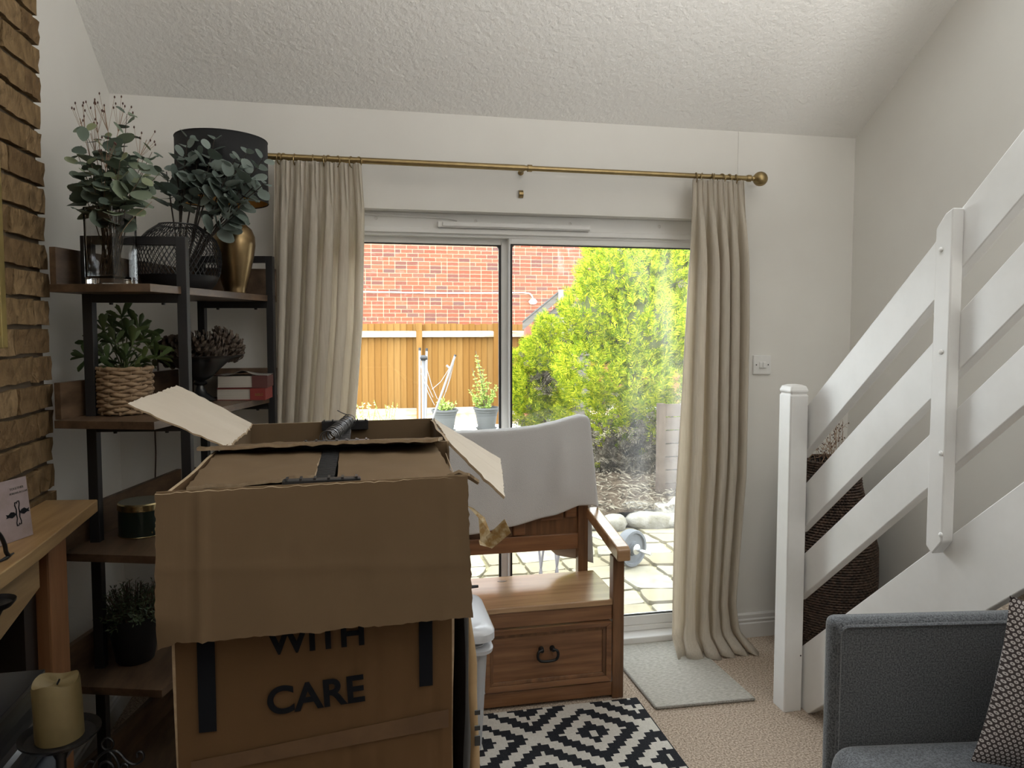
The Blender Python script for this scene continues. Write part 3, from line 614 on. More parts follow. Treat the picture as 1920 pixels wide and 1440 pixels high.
# ---------------------------------------------------------------- leaves
def leaf_round(L, Wd, cup, nm, m, fold=0.25):
    """rounded leaf on a short stalk, folded along its midrib"""
    b = MB(); n = 7; rim = []
    for k in range(n+1):
        a = pi*k/n; y = 0.12*L+L*0.88*(1-cos(a))/2; x = Wd/2*sin(a)**0.85 if 0 < k < n else 0
        rim.append((x, y))
    mid = [(0, y, -fold*0*y+cup*sin(pi*y/L)*-0.1*L) for _, y in rim]
    R_ = [(x, y, fold*x*0.6-cup*0.12*L*(y/L)**2) for x, y in rim]; L_ = [(-x, y, z) for x, y, z in R_]
    vs = mid+R_+L_; k = n+1; fs = []
    for i in range(n):
        fs += [(i, k+i, k+i+1, i+1), (i, i+1, 2*k+i+1, 2*k+i)]
    b.add(vs, fs); b.add([(-0.0006, 0, 0), (0.0006, 0, 0), (0.0006, 0.14*L, 0), (-0.0006, 0.14*L, 0)], [(0, 1, 2, 3)])
    me = b.mesh(nm, smooth=60); me.materials.append(m); return me
def bunch(t, base, targets, leaf_mes, leaf_m, stem_m, start, step, size, spread=0.5, drop=0.15, rr=0.0016):
    """stems from base through the vase mouth to the targets, opposite leaves along their outer part"""
    st = MB(); cnt = 0
    for tg in targets:
        mid = base+(tg-base)*0.5+V((U(-1, 1), U(-1, 1), 0))*0.012+V((0, 0, 0.035)); P = curve_pts([base+V((U(-1, 1), U(-1, 1), 0))*0.012, mid, tg], 9)
        st.tube(P, [rr*(1.3-0.8*i/(len(P)-1)) for i in range(len(P))], 5)
        L = (tg-base).length; n = max(2, int(L*(1-start)/step)); a0 = U(0, pi)
        for k in range(n+1):
            f = start+(1-start)*k/n; i = min(len(P)-2, int(f*(len(P)-1))); p = P[i].lerp(P[i+1], f*(len(P)-1)-i); d = (P[i+1]-P[i]).normalized()
            x = d.orthogonal().normalized(); y = d.cross(x); sc = size*lerp(1.1, 0.6, max(0, (f-0.75)*4))*U(0.8, 1.15)
            for sgn in (0, pi):
                a = a0+k*1.6+sgn; o = (x*cos(a)+y*sin(a)); dr = (o+d*spread+V((0, 0, -drop))+V((U(-1, 1), U(-1, 1), U(-1, 1)))*0.3).normalized()
                nn = (d*0.6+V((0, 0, 0.5))+V((0.35, -1.1, 0))*U(0.2, 1.1)+V((U(-1, 1), U(-1, 1), U(-1, 1)))*0.45)
                place('leaf', random.choice(leaf_mes), t, p+o*rr, basis(dr, nn), sc); cnt += 1
    st.build('stems', stem_m, t, smooth=60); return cnt
EU = [leaf_round(0.052, 0.046, U(0.3, 1.2), 'leaf', LEAFE, U(0.1, 0.5)) for _ in range(4)]
EUG = [leaf_round(0.060, 0.047, U(0.3, 1.4), 'leaf', LEAFG, U(0.2, 0.7)) for _ in range(4)]

# square glass vase of eucalyptus
zs = SH[0]+0.0006
vc = V((-0.690, 2.226, zs)); vh = 0.212; hw = 0.0475; ang = radians(-24)
t = thing('glass_vase', 'square clear glass vase with water on the top shelf', 'vase', vc)
def sq(h, z, r=0.004):
    o = []
    for cx, cy, a0 in ((1, 1, 0), (-1, 1, 90), (-1, -1, 180), (1, -1, 270)):
        for k in range(4):
            a = radians(a0+k*30); x = cx*(h-r)+r*cos(a); y = cy*(h-r)+r*sin(a); o.append(vc+V((x*cos(ang)-y*sin(ang), x*sin(ang)+y*cos(ang), z)))
    return o
m = MB(); rings = [sq(hw-0.002, 0), sq(hw, 0.002), sq(hw, vh-0.001), sq(hw-0.0015, vh), sq(hw-0.0035, vh), sq(hw-0.005, vh-0.001), sq(hw-0.005, 0.022), sq(hw-0.010, 0.016)]
n = 16; m.add([p for r_ in rings for p in r_], [(i*n+j, i*n+(j+1) % n, (i+1)*n+(j+1) % n, (i+1)*n+j) for i in range(len(rings)-1) for j in range(n)]+[tuple(range(n))[::-1], tuple(range((len(rings)-1)*n, len(rings)*n))])
m.build('vase_body', VGL, t, smooth=30)
t = thing('eucalyptus_bunch', 'bunch of green eucalyptus and dried seed stems in the glass vase', 'foliage', vc+V((0, 0, 0.03)))
base = vc+V((0, 0, 0.03))
tg = [(238, 214, 2.10), (160, 245, 2.04), (146, 290, 2.06), (150, 350, 2.02), (195, 262, 2.14), (285, 285, 2.12), (225, 300, 1.99), (190, 330, 1.97), (255, 345, 2.0), (180, 385, 2.0), (298, 325, 2.1), (270, 320, 1.98), (215, 262, 2.06), (245, 375, 2.0), (230, 340, 2.14), (165, 310, 1.98), (210, 380, 1.97), (268, 300, 2.06)]
bunch(t, base, [dz(*q) for q in tg], EU, LEAFE, STEM, 0.50, 0.036, 1.0, 0.45)
dr = MB(); sd_ = MB()
for u, v, Z in ((195, 200, 2.42), (178, 205, 2.40), (150, 222, 2.36), (170, 250, 2.4), (275, 262, 2.42), (232, 205, 2.45), (200, 285, 2.3), (210, 420, 2.3), (222, 420, 2.32), (204, 415, 2.33), (215, 410, 2.31), (226, 400, 2.34), (285, 378, 2.3)):
    e = dz(u, v, Z-0.31); P = curve_pts([base+V((U(-1, 1)*0.02, U(-1, 1)*0.02, -0.006)), base.lerp(e, 0.5)+V((U(-1, 1)*0.02, U(-1, 1)*0.02, 0.02)), e], 6); dr.tube(P, 0.0009, 4)
    if v < 300:
        for k in range(7):
            q = e+V((U(-1, 1)*0.03, U(-1, 1)*0.02, U(-0.01, 0.04))); dr.tube([P[-3], q], 0.0005, 3); sd_.lathe([(0.0001, -0.004), (0.0024, -0.001), (0.0018, 0.003), (0.0001, 0.005)], q, 6)
for k in range(26):
    a = U(0, 2*pi); h = U(0.05, 0.2); P = [base+V((cos(a)*0.03, sin(a)*0.03, U(-0.005, 0.02))), base+V((cos(a+1)*0.02, sin(a+1)*0.02, h*0.5)), base+V((cos(a+2)*0.012, sin(a+2)*0.012, h))]; dr.tube(curve_pts(P, 4), 0.0009, 4)
dr.build('dried_stems', DRY, t); sd_.build('seed_heads', SEED, t)['kind'] = 'stuff'

# black wire mesh vase with dusty eucalyptus
mc = V((-0.588, 2.560, zs)); mr, mh = 0.130, 0.215
t = thing('mesh_vase', 'round black wire mesh vase with solid base on the top shelf', 'vase', mc)
def vp(z): return pw(z, [(0, 0.70), (0.12, 0.86), (0.25, 0.95), (0.45, 1.0), (0.62, 0.98), (0.78, 0.88), (0.9, 0.70), (1, 0.46)])*mr
wm = MB()
for sg in (1, -1):
    for k in range(52):
        P = []
        for i in range(15):
            f = 0.22+0.78*i/14; a = 2*pi*k/52+sg*f*1.0; rr_ = vp(f); P.append(mc+V((rr_*cos(a), rr_*sin(a), f*mh)))
        wm.tube(P, 0.00125, 3, cap=False)
o = wm.build('wire_mesh', BLACKM, t); o['kind'] = 'stuff'
MB().lathe([(0.0001, 0.001)]+[(vp(f), f*mh) for f in (0, 0.06, 0.12, 0.18, 0.23)]+[(vp(0.23)-0.003, 0.23*mh), (vp(0.1)-0.003, 0.1*mh), (0.0001, 0.008)], mc, 40).build('solid_base', BLACKM, t, smooth=40)
MB().tube([mc+V((vp(1)*cos(2*pi*k/36), vp(1)*sin(2*pi*k/36), mh)) for k in range(36)], 0.0026, 6, closed=True).build('rim', BLACKM, t, smooth=60)
t = thing('eucalyptus_spray', 'spray of dusty grey green eucalyptus in the black mesh vase', 'foliage', mc+V((0, 0, 0.012)))
tg = [(352, 258, 2.55), (330, 300, 2.42), (312, 322, 2.45), (372, 290, 2.62), (402, 262, 2.5), (440, 300, 2.42), (462, 288, 2.48), (492, 300, 2.5), (495, 345, 2.46), (474, 352, 2.4), (430, 345, 2.38), (405, 318, 2.40), (380, 345, 2.42), (350, 335, 2.4), (455, 385, 2.42), (440, 405, 2.45)]
bunch(t, mc+V((0, 0, 0.015)), [dz(a_, b_, min(c_, 2.37)) for a_, b_, c_ in tg], EUG, LEAFG, STEMD, 0.60, 0.036, 1.0, 0.6, rr=0.0030)

# table lamp: bronze urn, black drum shade, trailing cord
lc = V((-0.440, 2.70, zs))
t = thing('table_lamp', 'bronze urn table lamp with black drum shade on the top shelf', 'lamp', lc)
MB().lathe([(0.0001, 0.0), (0.036, 0.0), (0.038, 0.006), (0.036, 0.012), (0.042, 0.03), (0.055, 0.08), (0.066, 0.13), (0.0715, 0.17), (0.070, 0.20), (0.060, 0.225), (0.044, 0.24), (0.026, 0.248), (0.020, 0.252), (0.0195, 0.275), (0.022, 0.282), (0.012, 0.288), (0.0001, 0.288)], lc, 48).build('urn_base', BRONZE, t, smooth=50)
MB().lathe([(0.0001, 0.288), (0.011, 0.288), (0.011, 0.33), (0.015, 0.335), (0.015, 0.36), (0.0001, 0.36)], lc, 20).build('lamp_socket', BRASS, t, smooth=40)
MB().lathe([(0.0001, 0.36), (0.014, 0.365), (0.028, 0.40), (0.026, 0.425), (0.012, 0.44), (0.0001, 0.442)], lc, 20).build('bulb', mat('frosted_bulb', (0.75, 0.74, 0.7), 0.3), t, smooth=60)
zb, zt = 0.325, 0.540
lcs = lc+V((-0.040, 0.04, 0)); sr = 0.153
o = MB().lathe([(sr, zb), (sr, zt)], lcs, 64).build('lamp_shade', SHADE, t, smooth=40, solid=0.0012)
MB().lathe([(sr-0.0015, zb+0.001), (sr-0.0015, zt-0.001)], lcs, 64).build('shade_lining', GOLD, t, smooth=40)
for z in (zb, zt): MB().tube([lcs+V((sr*cos(2*pi*k/48), sr*sin(2*pi*k/48), z)) for k in range(48)], 0.0022, 6, closed=True).build('shade_ring', SHADE, t, smooth=60)
sp_ = MB()
for k in range(3): sp_.tube([lc+V((0, 0, 0.34)), lcs+V((sr*cos(2.1*k+.4), sr*sin(2.1*k+.4), zb+0.03))], 0.002, 6)
sp_.build('shade_spider', BRASS, t)
pc = [(290, 560, 2.80), (293, 600, 2.81), (295, 640, 2.81), (296, 690, 2.8), (298, 760, 2.8), (291, 800, 2.81), (292, 850, 2.81), (291, 900, 2.81), (291, 960, 2.8)]
P = [lc+V((-0.03, 0.03, 0.012)), lc+V((-0.06, 0.09, 0.006)), dz(300, 530, 2.86)]+[dz(*p) for p in pc]
MB().tube(curve_pts(P, 4), 0.0028, 6).build('lamp_cord', mat('brown_flex', (0.06, 0.032, 0.022), 0.6), t, smooth=60)

# succulent in a woven basket, second shelf
zs = SH[1]+0.0006
bc = V((-0.702, 2.345, zs)); br, bh = 0.0705, 0.142
t = thing('woven_basket', 'small woven seagrass basket on the second shelf holding a leafy plant', 'basket', bc)
rows = 13
for k in range(rows):
    z = 0.008+k*(bh-0.014)/(rows-1); n_ = 15; P = []
    for i in range(n_*6):
        a = 2*pi*i/(n_*6); w_ = sin(n_/2*2*a*0.5+(pi if k % 2 else 0)); rr_ = br*pw(k/rows, [(0, 0.93), (0.15, 1.0), (0.85, 1.01), (1, 1.0)])+0.0042*w_+U(-0.0006, 0.0006)
        P.append(bc+V((rr_*cos(a), rr_*sin(a), z+0.0016*sin(n_*a*0.5+k)+U(-0.0006, 0.0006))))
    MB().tube(P, [0.0064*(0.8+0.25*abs(sin(n_*0.5*2*pi*i/(n_*6)+k*1.57)))*1.05 for i in range(len(P))], 6, closed=True).build('strand', WICK, t, smooth=60)
sk = MB()
for k in range(15):
    a = 2*pi*(k+0.5)/15; sk.tube([bc+V((br*0.97*cos(a), br*0.97*sin(a), 0.002)), bc+V((br*cos(a), br*sin(a), bh))], 0.004, 5)
o = sk.build('stakes', WICK, t, smooth=60); o['kind'] = 'stuff'
MB().lathe([(0.0001, 0.001), (br*0.93, 0.001), (br*0.93, bh*0.86), (0.0001, bh*0.86)], bc, 24).build('lining', mat('dark_soil', (0.03, 0.022, 0.016), 0.95), t)
t = thing('succulent_plant', 'bushy green succulent with rounded leaves in the small woven basket', 'plant', bc+V((0, 0, bh*0.86)))
def leaf_spoon(L, Wd, nm, m):
    b = MB(); n = 6; top = []; 
    for k in range(n+1):
        f = k/n; w_ = Wd/2*(0.25+0.75*sin(min(1, f*1.05)*pi*0.62)**1.5) if k < n else Wd*0.14
        top.append((w_, L*f, -0.10*L*f*f+0.03*L*f))
    vs = []
    for x, y, z in top: vs += [(-x, y, z+abs(x)*0.35), (0, y, z), (x, y, z+abs(x)*0.35), (0, y, z-0.0025)]
    fs = []
    for k in range(n):
        a, b_ = 4*k, 4*k+4; fs += [(a, a+1, b_+1, b_), (a+1, a+2, b_+2, b_+1), (a+2, a+3, b_+3, b_+2), (a+3, a, b_, b_+3)]
    b.add(vs, fs); me = b.mesh(nm, smooth=70); me.materials.append(m); return me
SP = [leaf_spoon(0.062, 0.020, 'leaf', LEAFS), leaf_spoon(0.07, 0.023, 'leaf', LEAFS), leaf_spoon(0.055, 0.022, 'leaf', LEAFS)]
b0 = bc+V((0, 0, bh*0.84)); st = MB()
heads = [(228, 590, 2.36), (192, 615, 2.30), (262, 610, 2.36), (172, 640, 2.26), (215, 640, 2.24), (250, 640, 2.26), (285, 645, 2.30), (158, 668, 2.22), (195, 670, 2.18), (235, 668, 2.17), (270, 672, 2.20), (302, 668, 2.26), (240, 618, 2.30), (212, 610, 2.4), (270, 630, 2.42), (180, 650, 2.42), (252, 690, 2.18), (205, 688, 2.18)]
for u, v, Z in heads:
    e = dz(u, v, Z); d = (e-b0).normalized(); st.tube(curve_pts([b0, b0.lerp(e, 0.5)+V((0, 0, 0.01)), e], 4), 0.002, 5)
    x = d.orthogonal().normalized(); y = d.cross(x); a0 = U(0, 6)
    for k in range(9):
        a = a0+k*2.4; op = 0.35+0.11*k; o_ = x*cos(a)+y*sin(a)
        place('leaf', random.choice(SP), t, e-d*0.003*k, basis(d*(1.25-op*0.75)+o_*op+V((0, 0, -0.05)), d+V((0, 0, 0.4))), lerp(0.62, 1.02, k/8)*U(0.85, 1.1))
st.build('stems', mat('green_stem', (0.10, 0.12, 0.05), 0.6), t)

# black urn of pine cones, second shelf
uc = V((-0.560, 2.690, zs))
t = thing('urn_bowl', 'glossy black footed urn bowl of pine cones on the second shelf', 'bowl', uc)
pr = [(0.0001, 0.0), (0.048, 0.0), (0.05, 0.006), (0.042, 0.013), (0.022, 0.028), (0.014, 0.045), (0.012, 0.055), (0.022, 0.060), (0.024, 0.066), (0.016, 0.072), (0.030, 0.078), (0.045, 0.090), (0.065, 0.112), (0.090, 0.135), (0.118, 0.150), (0.143, 0.1585), (0.145, 0.162), (0.138, 0.162), (0.11, 0.152), (0.08, 0.135), (0.04, 0.100), (0.0001, 0.095)]
MB().lathe(pr, uc, 56).build('bowl', BG, t, smooth=50)
def cone_mesh(L, Rm, open_):
    b = MB(); n = 95
    b.lathe([(0.0001, -L*0.5), (Rm*0.45, -L*0.38), (Rm*0.55, -L*0.1), (Rm*0.4, L*0.2), (0.0001, L*0.46)], (0, 0, 0), 10)
    for k in range(n):
        f = (k+0.5)/n; a = k*2.39996; z = -L*0.5+L*f; rr_ = Rm*pw(f, [(0, 0.35), (0.15, 0.8), (0.35, 1), (0.6, 0.86), (0.85, 0.52), (1, 0.16)])
        o_ = V((cos(a), sin(a), 0)); s_ = V((-sin(a), cos(a), 0)); up = 0.25+open_*f; w_ = Rm*0.24*(1.15-0.6*f)
        tip = o_*rr_+V((0, 0, z+Rm*0.30*up)); root = o_*rr_*0.35+V((0, 0, z-Rm*0.05)); mid = o_*rr_*0.82+V((0, 0, z+Rm*0.10*up))
        th = V((0, 0, Rm*0.07))
        b.add([root-s_*w_*0.4, root+s_*w_*0.4, mid+s_*w_, tip+s_*w_*0.45, tip-s_*w_*0.45, mid-s_*w_, tip-th*1.2+o_*Rm*0.03, mid-th], [(0, 1, 2, 7), (0, 7, 5), (7, 2, 3, 6), (5, 7, 6, 4), (0, 5, 2, 1), (5, 4, 3, 2), (4, 6, 3)])
    me = b.mesh('pine_cone'); me.materials.append(CONE); return me
CM = [cone_mesh(0.125, 0.056, 0.3), cone_mesh(0.135, 0.058, 0.5), cone_mesh(0.125, 0.052, 1.1)]
for me, off, rot, lab, sc in ((CM[0], (-0.072, -0.020, 0.178), (70, 20, 35), 'rounded dark pine cone leftmost in the black urn bowl', 1.12), (CM[1], (0.020, -0.035, 0.188), (60, -30, -60), 'large pine cone lying in the middle of the urn bowl', 1.15), (CM[2], (0.090, 0.028, 0.195), (-30, -30, 20), 'spiky open pine cone at the right of the urn bowl', 1.05)):
    tag(place('pine_cone', me, None, uc+V(off), Euler([radians(a) for a in rot]), sc), lab, 'pine cone', 'pine cones in the urn')
# books at the back of the second shelf
def book(loc, yaw, L, Wd, h, cov, lab, cat='book', warp=False, mk=None):
    t = thing('book', lab, cat, loc); l = V(loc); c_, s_ = cos(yaw), sin(yaw); X = V((c_, s_, 0)); Y = V((-s_, c_, 0)); Z = V((0, 0, 1)); ct = 0.0022
    m_ = MB(); m_.obox(l+Z*(ct/2), X*(L/2), Y*(Wd/2), Z*(ct/2))
    if not warp: m_.obox(l+Z*(h-ct/2), X*(L/2), Y*(Wd/2), Z*(ct/2))
    m_.obox(l+X*(L/2-ct/2)+Z*(h/2), X*(ct/2), Y*(Wd/2), Z*(h/2-ct)); m_.build('cover', cov, t, bevel=0.0008)
    MB().obox(l-X*0.002+Z*(h/2), X*(L/2-0.004), Y*(Wd/2-0.002), Z*(h/2-ct-0.0001)).build('pages', PAGE, t)
    if warp:
        w = MB(); w.sheet(14, 2, lambda a, b: l+X*(L*(a-0.5))+Y*(Wd*(b-0.5))+Z*(h+0.001+(0.018*math.exp(-((a-0.5)/0.17)**2)+0.005*math.exp(-((a-0.05)/0.05)**2))*(1-b*0.7))); w.build('lifted_cover', mat('grey_cover', (0.20, 0.185, 0.165), 0.7), t, solid=0.001, smooth=50)
    if mk: text('spine_lettering', mk[0], mk[1], GOLD, t, l+X*(L/2-0.018)+Y*(-Wd/2-0.0006)+Z*(h/2-mk[1]*0.36), X, Z)
    return X, Y
RED = mat('red_cover', (0.22, 0.03, 0.025), 0.55); MAR = mat('maroon_cover', (0.10, 0.032, 0.028), 0.6)
kb = V((-0.420, 2.745, zs))
def spine(l, yaw, L, Wd, h, m_, parent): 
    X = V((cos(yaw), sin(yaw), 0)); Y = V((-sin(yaw), cos(yaw), 0)); return MB().obox(V(l)+X*(L/2-0.026)-Y*(Wd/2)+V((0, 0, h/2)), X*0.0265, Y*0.0012, V((0, 0, h/2))).build('red_spine_end', m_, parent)
book(kb, radians(-6), 0.168, 0.11, 0.042, RED, 'thick paperback with red end at the bottom of the shelf book pair')
spine(kb, radians(-6), 0.168, 0.112, 0.042, RED, bpy.data.objects['book'])
text('spine_lettering', 'BIBLE', 0.012, GOLD, bpy.data.objects['book'], kb+V((0.056, -0.0640, 0.016)), (cos(radians(-6)), sin(radians(-6)), 0), (0, 0, 1))
k2 = kb+V((0.003, 0.002, 0.0432)); book(k2, radians(-4), 0.172, 0.11, 0.044, MAR, 'thick book with maroon end and lifted cover, top of the shelf book pair', warp=True)
spine(k2, radians(-4), 0.172, 0.112, 0.044, MAR, bpy.data.objects['book.001'])
MB().obox(k2+V((0.053, -0.0585, 0.023)), (0.005, 0, 0), (0, 0.0004, 0), (0, 0, 0.009)).build('spine_crest', GOLD, bpy.data.objects['book.001'])
book(V((-0.525, 2.835, zs)), radians(-6), 0.17, 0.05, 0.082, MAR, 'dark maroon book on its edge behind the urn foot')

# third shelf: tin, pine cone
zs = SH[2]+0.0006
tc_ = V((-0.672, 2.375, zs))
t = thing('round_tin', 'round dark green tin with gold lid on the third shelf', 'tin', tc_)
TIN = mat('dark_green_tin', (0.010, 0.019, 0.014), 0.3, coat=0.3)
MB().lathe([(0.0001, 0), (0.066, 0), (0.066, 0.082), (0.0001, 0.082)], tc_, 48).build('tin_body', TIN, t, smooth=40)
MB().tube([tc_+V((0.0662*cos(2*pi*k/48), 0.0662*sin(2*pi*k/48), 0.002)) for k in range(48)], 0.0018, 6, closed=True).build('bottom_rim', mat('gold_tin', (0.60, 0.50, 0.28), 0.25, 1.0), t, smooth=60)
GT = MATS['gold_tin']
MB().lathe([(0.0675, 0.080), (0.0685, 0.083), (0.0675, 0.086), (0.0675, 0.098), (0.064, 0.102)], tc_, 48).build('lid_band', GT, t, smooth=40)
MB().lathe([(0.064, 0.102), (0.060, 0.1015), (0.0001, 0.1022)], tc_, 48).build('lid_top', mat('dull_lid', (0.17, 0.165, 0.13), 0.45, 0.4), t, smooth=40)
orn = MB()
for a, z, s_ in ((-0.55, 0.062, 1.2), (-0.55, 0.045, 1.5), (-0.72, 0.040, 1), (-0.38, 0.040, 1), (-0.55, 0.026, 1.2), (-0.75, 0.022, 1.1), (-0.35, 0.022, 1.1), (-0.9, 0.014, 0.8), (-0.2, 0.014, 0.8), (-0.55, 0.012, 1), (-0.45, 0.055, .8), (-0.65, 0.055, .8)):
    o_ = V((cos(a), sin(a), 0)); x_ = V((-sin(a), cos(a), 0)); c_ = tc_+o_*0.0664+V((0, 0, z)); r_ = 0.005*s_
    orn.extr([c_+x_*r_*cos(b_)*(0.6)+V((0, 0, r_*sin(b_)*1.1)) for b_ in [2*pi*j/6 for j in range(6)]], o_*0.0004)
orn.build('gold_ornament', GT, t)
tag(place('pine_cone', CM[1], None, V((-0.555, 2.44, zs+0.060)), Euler((1.4, 0.3, 0.6)), 1.1), 'pine cone on the third shelf half hidden by the cardboard flap', 'pine cone')

# fourth shelf: black pot, candle in hurricane glass
zs = SH[3]+0.0006
pc_ = V((-0.694, 2.345, zs))
t = thing('black_pot', 'tapered matt black pot of rosemary on the fourth shelf', 'pot', pc_)
PB = mat('matt_black_pot', (0.016, 0.0165, 0.018), 0.55)
MB().lathe([(0.0001, 0), (0.050, 0), (0.053, 0.003), (0.0765, 0.138), (0.0775, 0.142), (0.0745, 0.142), (0.072, 0.125), (0.0001, 0.122)], pc_, 48).build('pot_wall', PB, t, smooth=40)
t = thing('rosemary_plant', 'low rosemary like plant with fine leaves in the black pot', 'plant', pc_+V((0, 0, 0.122)))
lf = MB(); stt = MB()
for k in range(150):
    a = U(0, 2*pi); rr_ = sqrt(R()); b_ = pc_+V((0.06*rr_*cos(a), 0.06*rr_*sin(a), 0.122)); e = pc_+V((0.102*rr_*cos(a), 0.102*rr_*sin(a), 0.165+0.065*sqrt(max(0, 1-rr_*rr_*0.9))+U(-0.015, 0.012))); 
    if rr_ > 0.85: e.z -= U(0, 0.05)
    stt.tube([b_, b_.lerp(e, 0.6)+V((0, 0, 0.006)), e], 0.0009, 4); d = (e-b_).normalized(); x = d.orthogonal().normalized(); y = d.cross(x)
    for j in range(9):
        p = b_.lerp(e, 0.35+0.65*j/8); an = j*2.4+k; o_ = x*cos(an)+y*sin(an); q = p+(o_+d*0.5+V((0, 0, -0.1*j/8))).normalized()*U(0.014, 0.022); w_ = (q-p).cross(d).normalized()*0.0021; mdl = p.lerp(q, 0.55)
        lf.add([p, mdl+w_, q, mdl-w_], [(0, 1, 2, 3)])
o = lf.build('needle_leaves', LEAFT, t); o['kind'] = 'stuff'; stt.build('stems', STEM, t)
hc = V((-0.575, 2.49, zs))
t = thing('hurricane_lantern', 'clear glass hurricane lantern on a black base, fourth shelf', 'lantern', hc)
MB().lathe([(0.0001, 0), (0.066, 0), (0.066, 0.01), (0.05, 0.016), (0.05, 0.03), (0.0001, 0.03)], hc, 36).build('lantern_base', BG, t, smooth=40)
MB().lathe([(0.058, 0.012), (0.060, 0.20), (0.0625, 0.20), (0.0605, 0.012)], hc, 40).build('glass_cylinder', THING, t, smooth=40)
t = thing('white_candle', 'white pillar candle inside the glass hurricane lantern', 'candle', hc+V((0, 0, 0.031)))
MB().lathe([(0.0001, 0), (0.038, 0), (0.038, 0.118), (0.034, 0.124), (0.02, 0.114), (0.0001, 0.112)], hc+V((0, 0, 0.031)), 32).build('wax', mat('white_wax', (0.62, 0.60, 0.55), 0.5, sss=0.1), t, smooth=40)

# ================================================================ CARDBOARD WARDROBE BOXES
BT = 1.19; T_ = 0.006
def wobble_slab(mb, fn, nu, nv, th, nrm, jag=0.0, sd=0):
    """a corrugated sheet: fn(u,v) gives its mid surface; edges can be torn"""
    rn = random.Random(sd); n = V(nrm)*(th/2)
    def P(i, j):
        u, v = i/nu, j/nv; p = V(fn(u, v))
        if jag and (i in (0, nu) or j in (0, nv)): p += V((rn.uniform(-1, 1), rn.uniform(-1, 1), rn.uniform(-1, 1)))*jag
        return p
    g = [[P(i, j) for j in range(nv+1)] for i in range(nu+1)]; k = nv+1
    for sgn in (1, -1):
        vs = [p+n*sgn for r_ in g for p in r_]; fs = [(i*k+j, (i+1)*k+j, (i+1)*k+j+1, i*k+j+1) for i in range(nu) for j in range(nv)]
        mb.add(vs, fs if sgn > 0 else [f[::-1] for f in fs])
    ed = [(i, 0) for i in range(nu)]+[(nu, j) for j in range(nv)]+[(i, nv) for i in range(nu, 0, -1)]+[(0, j) for j in range(nv, 0, -1)]
    a = [g[i][j]+n for i, j in ed]; b = [g[i][j]-n for i, j in ed]; m_ = len(a)
    mb.cur = 1; mb.add(a+b, [((i+1) % m_, i, m_+i, m_+(i+1) % m_) for i in range(m_)]); mb.cur = 0
    return mb
def panel(name, mats, parent, fn, nrm, nu=24, nv=16, th=T_, jag=0.0, sd=0, smooth=40):
    return wobble_slab(MB(), fn, nu, nv, th, nrm, jag, sd).build(name, mats, parent, smooth=smooth)
def plane4(a, b, c, d, wob=0.0, nrm=(0, 0, 1), fr=5.0, crease=None):
    a, b, c, d, n = V(a), V(b), V(c), V(d), V(nrm)
    def fn(u, v):
        p = a.lerp(b, u).lerp(d.lerp(c, u), v); w_ = wob*noise.noise(p*fr)
        if crease:
            for cu, dep, wd in crease: w_ += dep*math.exp(-((u-cu)/wd)**2)
        return p+n*w_
    return fn
# near box
NX0, NX1, NY0, NY1 = -0.298, 0.142, 1.215, 1.605
nb = thing('wardrobe_box', 'tall cardboard box printed WITH CARE, its front flap folded down, nearest the camera', 'box', (-0.07, 1.41, 0))
MC = [CARD2, CARDE]
panel('front_panel', MC, nb, plane4((NX0, NY0, 0), (NX1, NY0, 0), (NX1+0.004, NY0, BT), (NX0-0.004, NY0, BT), 0.006, (0, 1, 0), 4, [(0.62, 0.0025, 0.012), (0.55, 0.002, 0.01), (0.71, 0.0025, 0.012), (0.81, 0.002, 0.01), (0.93, 0.003, 0.012)]), (0, 1, 0), 60, 20)
panel('back_panel', MC, nb, plane4((NX0, NY1, 0), (NX1, NY1, 0), (NX1, NY1, BT), (NX0, NY1, BT), 0.004, (0, 1, 0)), (0, 1, 0))
panel('side_panel', MC, nb, plane4((NX0, NY0, 0), (NX0, NY1, 0), (NX0-0.004, NY1, BT), (NX0-0.004, NY0, BT), 0.005, (1, 0, 0)), (1, 0, 0))
panel('side_panel', MC, nb, plane4((NX1, NY0, 0), (NX1, NY1, 0), (NX1+0.004, NY1, BT), (NX1+0.004, NY0, BT), 0.005, (1, 0, 0)), (1, 0, 0))
bx('box_bottom', CARD2, (NX0, NX1, NY0, NY1, 0.0, 0.006), nb)
# big front flap folded down over the printed face
FL = [(-0.318, 1.197, BT+0.002), (0.168, 1.178, BT+0.012), (0.174, 1.160, 0.969), (-0.318, 1.172, 0.961)]
def flapf(u, v):
    p = V(FL[0]).lerp(V(FL[1]), u).lerp(V(FL[3]).lerp(V(FL[2]), u), v)
    p += V((0, 1, 0))*(0.005*noise.noise(p*4)-0.0045*math.exp(-((u-0.135)/0.012)**2)+0.002*math.exp(-((u-0.115)/0.008)**2)-0.002*math.exp(-((u-0.93)/0.008)**2)-0.0015*math.exp(-((v-0.5-0.12*u)/0.03)**2))
    p.z += 0.004*noise.noise(V((u*9, v*3, 1)))*(1 if v > 0.9 else 0.3) - (0.012*(1-u/0.06) if (u < 0.06 and v > 0.9) else 0)
    if u < 0.12 and v > 0.85: p.y += 0.012*(v-0.85)/0.15*(1-u/0.12)
    return p
fl = panel('front_flap', [CARD, CARDE], nb, flapf, (0, 1, 0), 64, 30, 0.006, 0.0012, 4)
# crease between panel and flap along the top
MB().tube([(-0.318, 1.199, BT+0.001), (-0.16, 1.196, BT+0.004), (0.06, 1.184, BT+0.009), (0.168, 1.180, BT+0.012)], 0.0035, 6).build('flap_fold', CARD, nb, smooth=60)
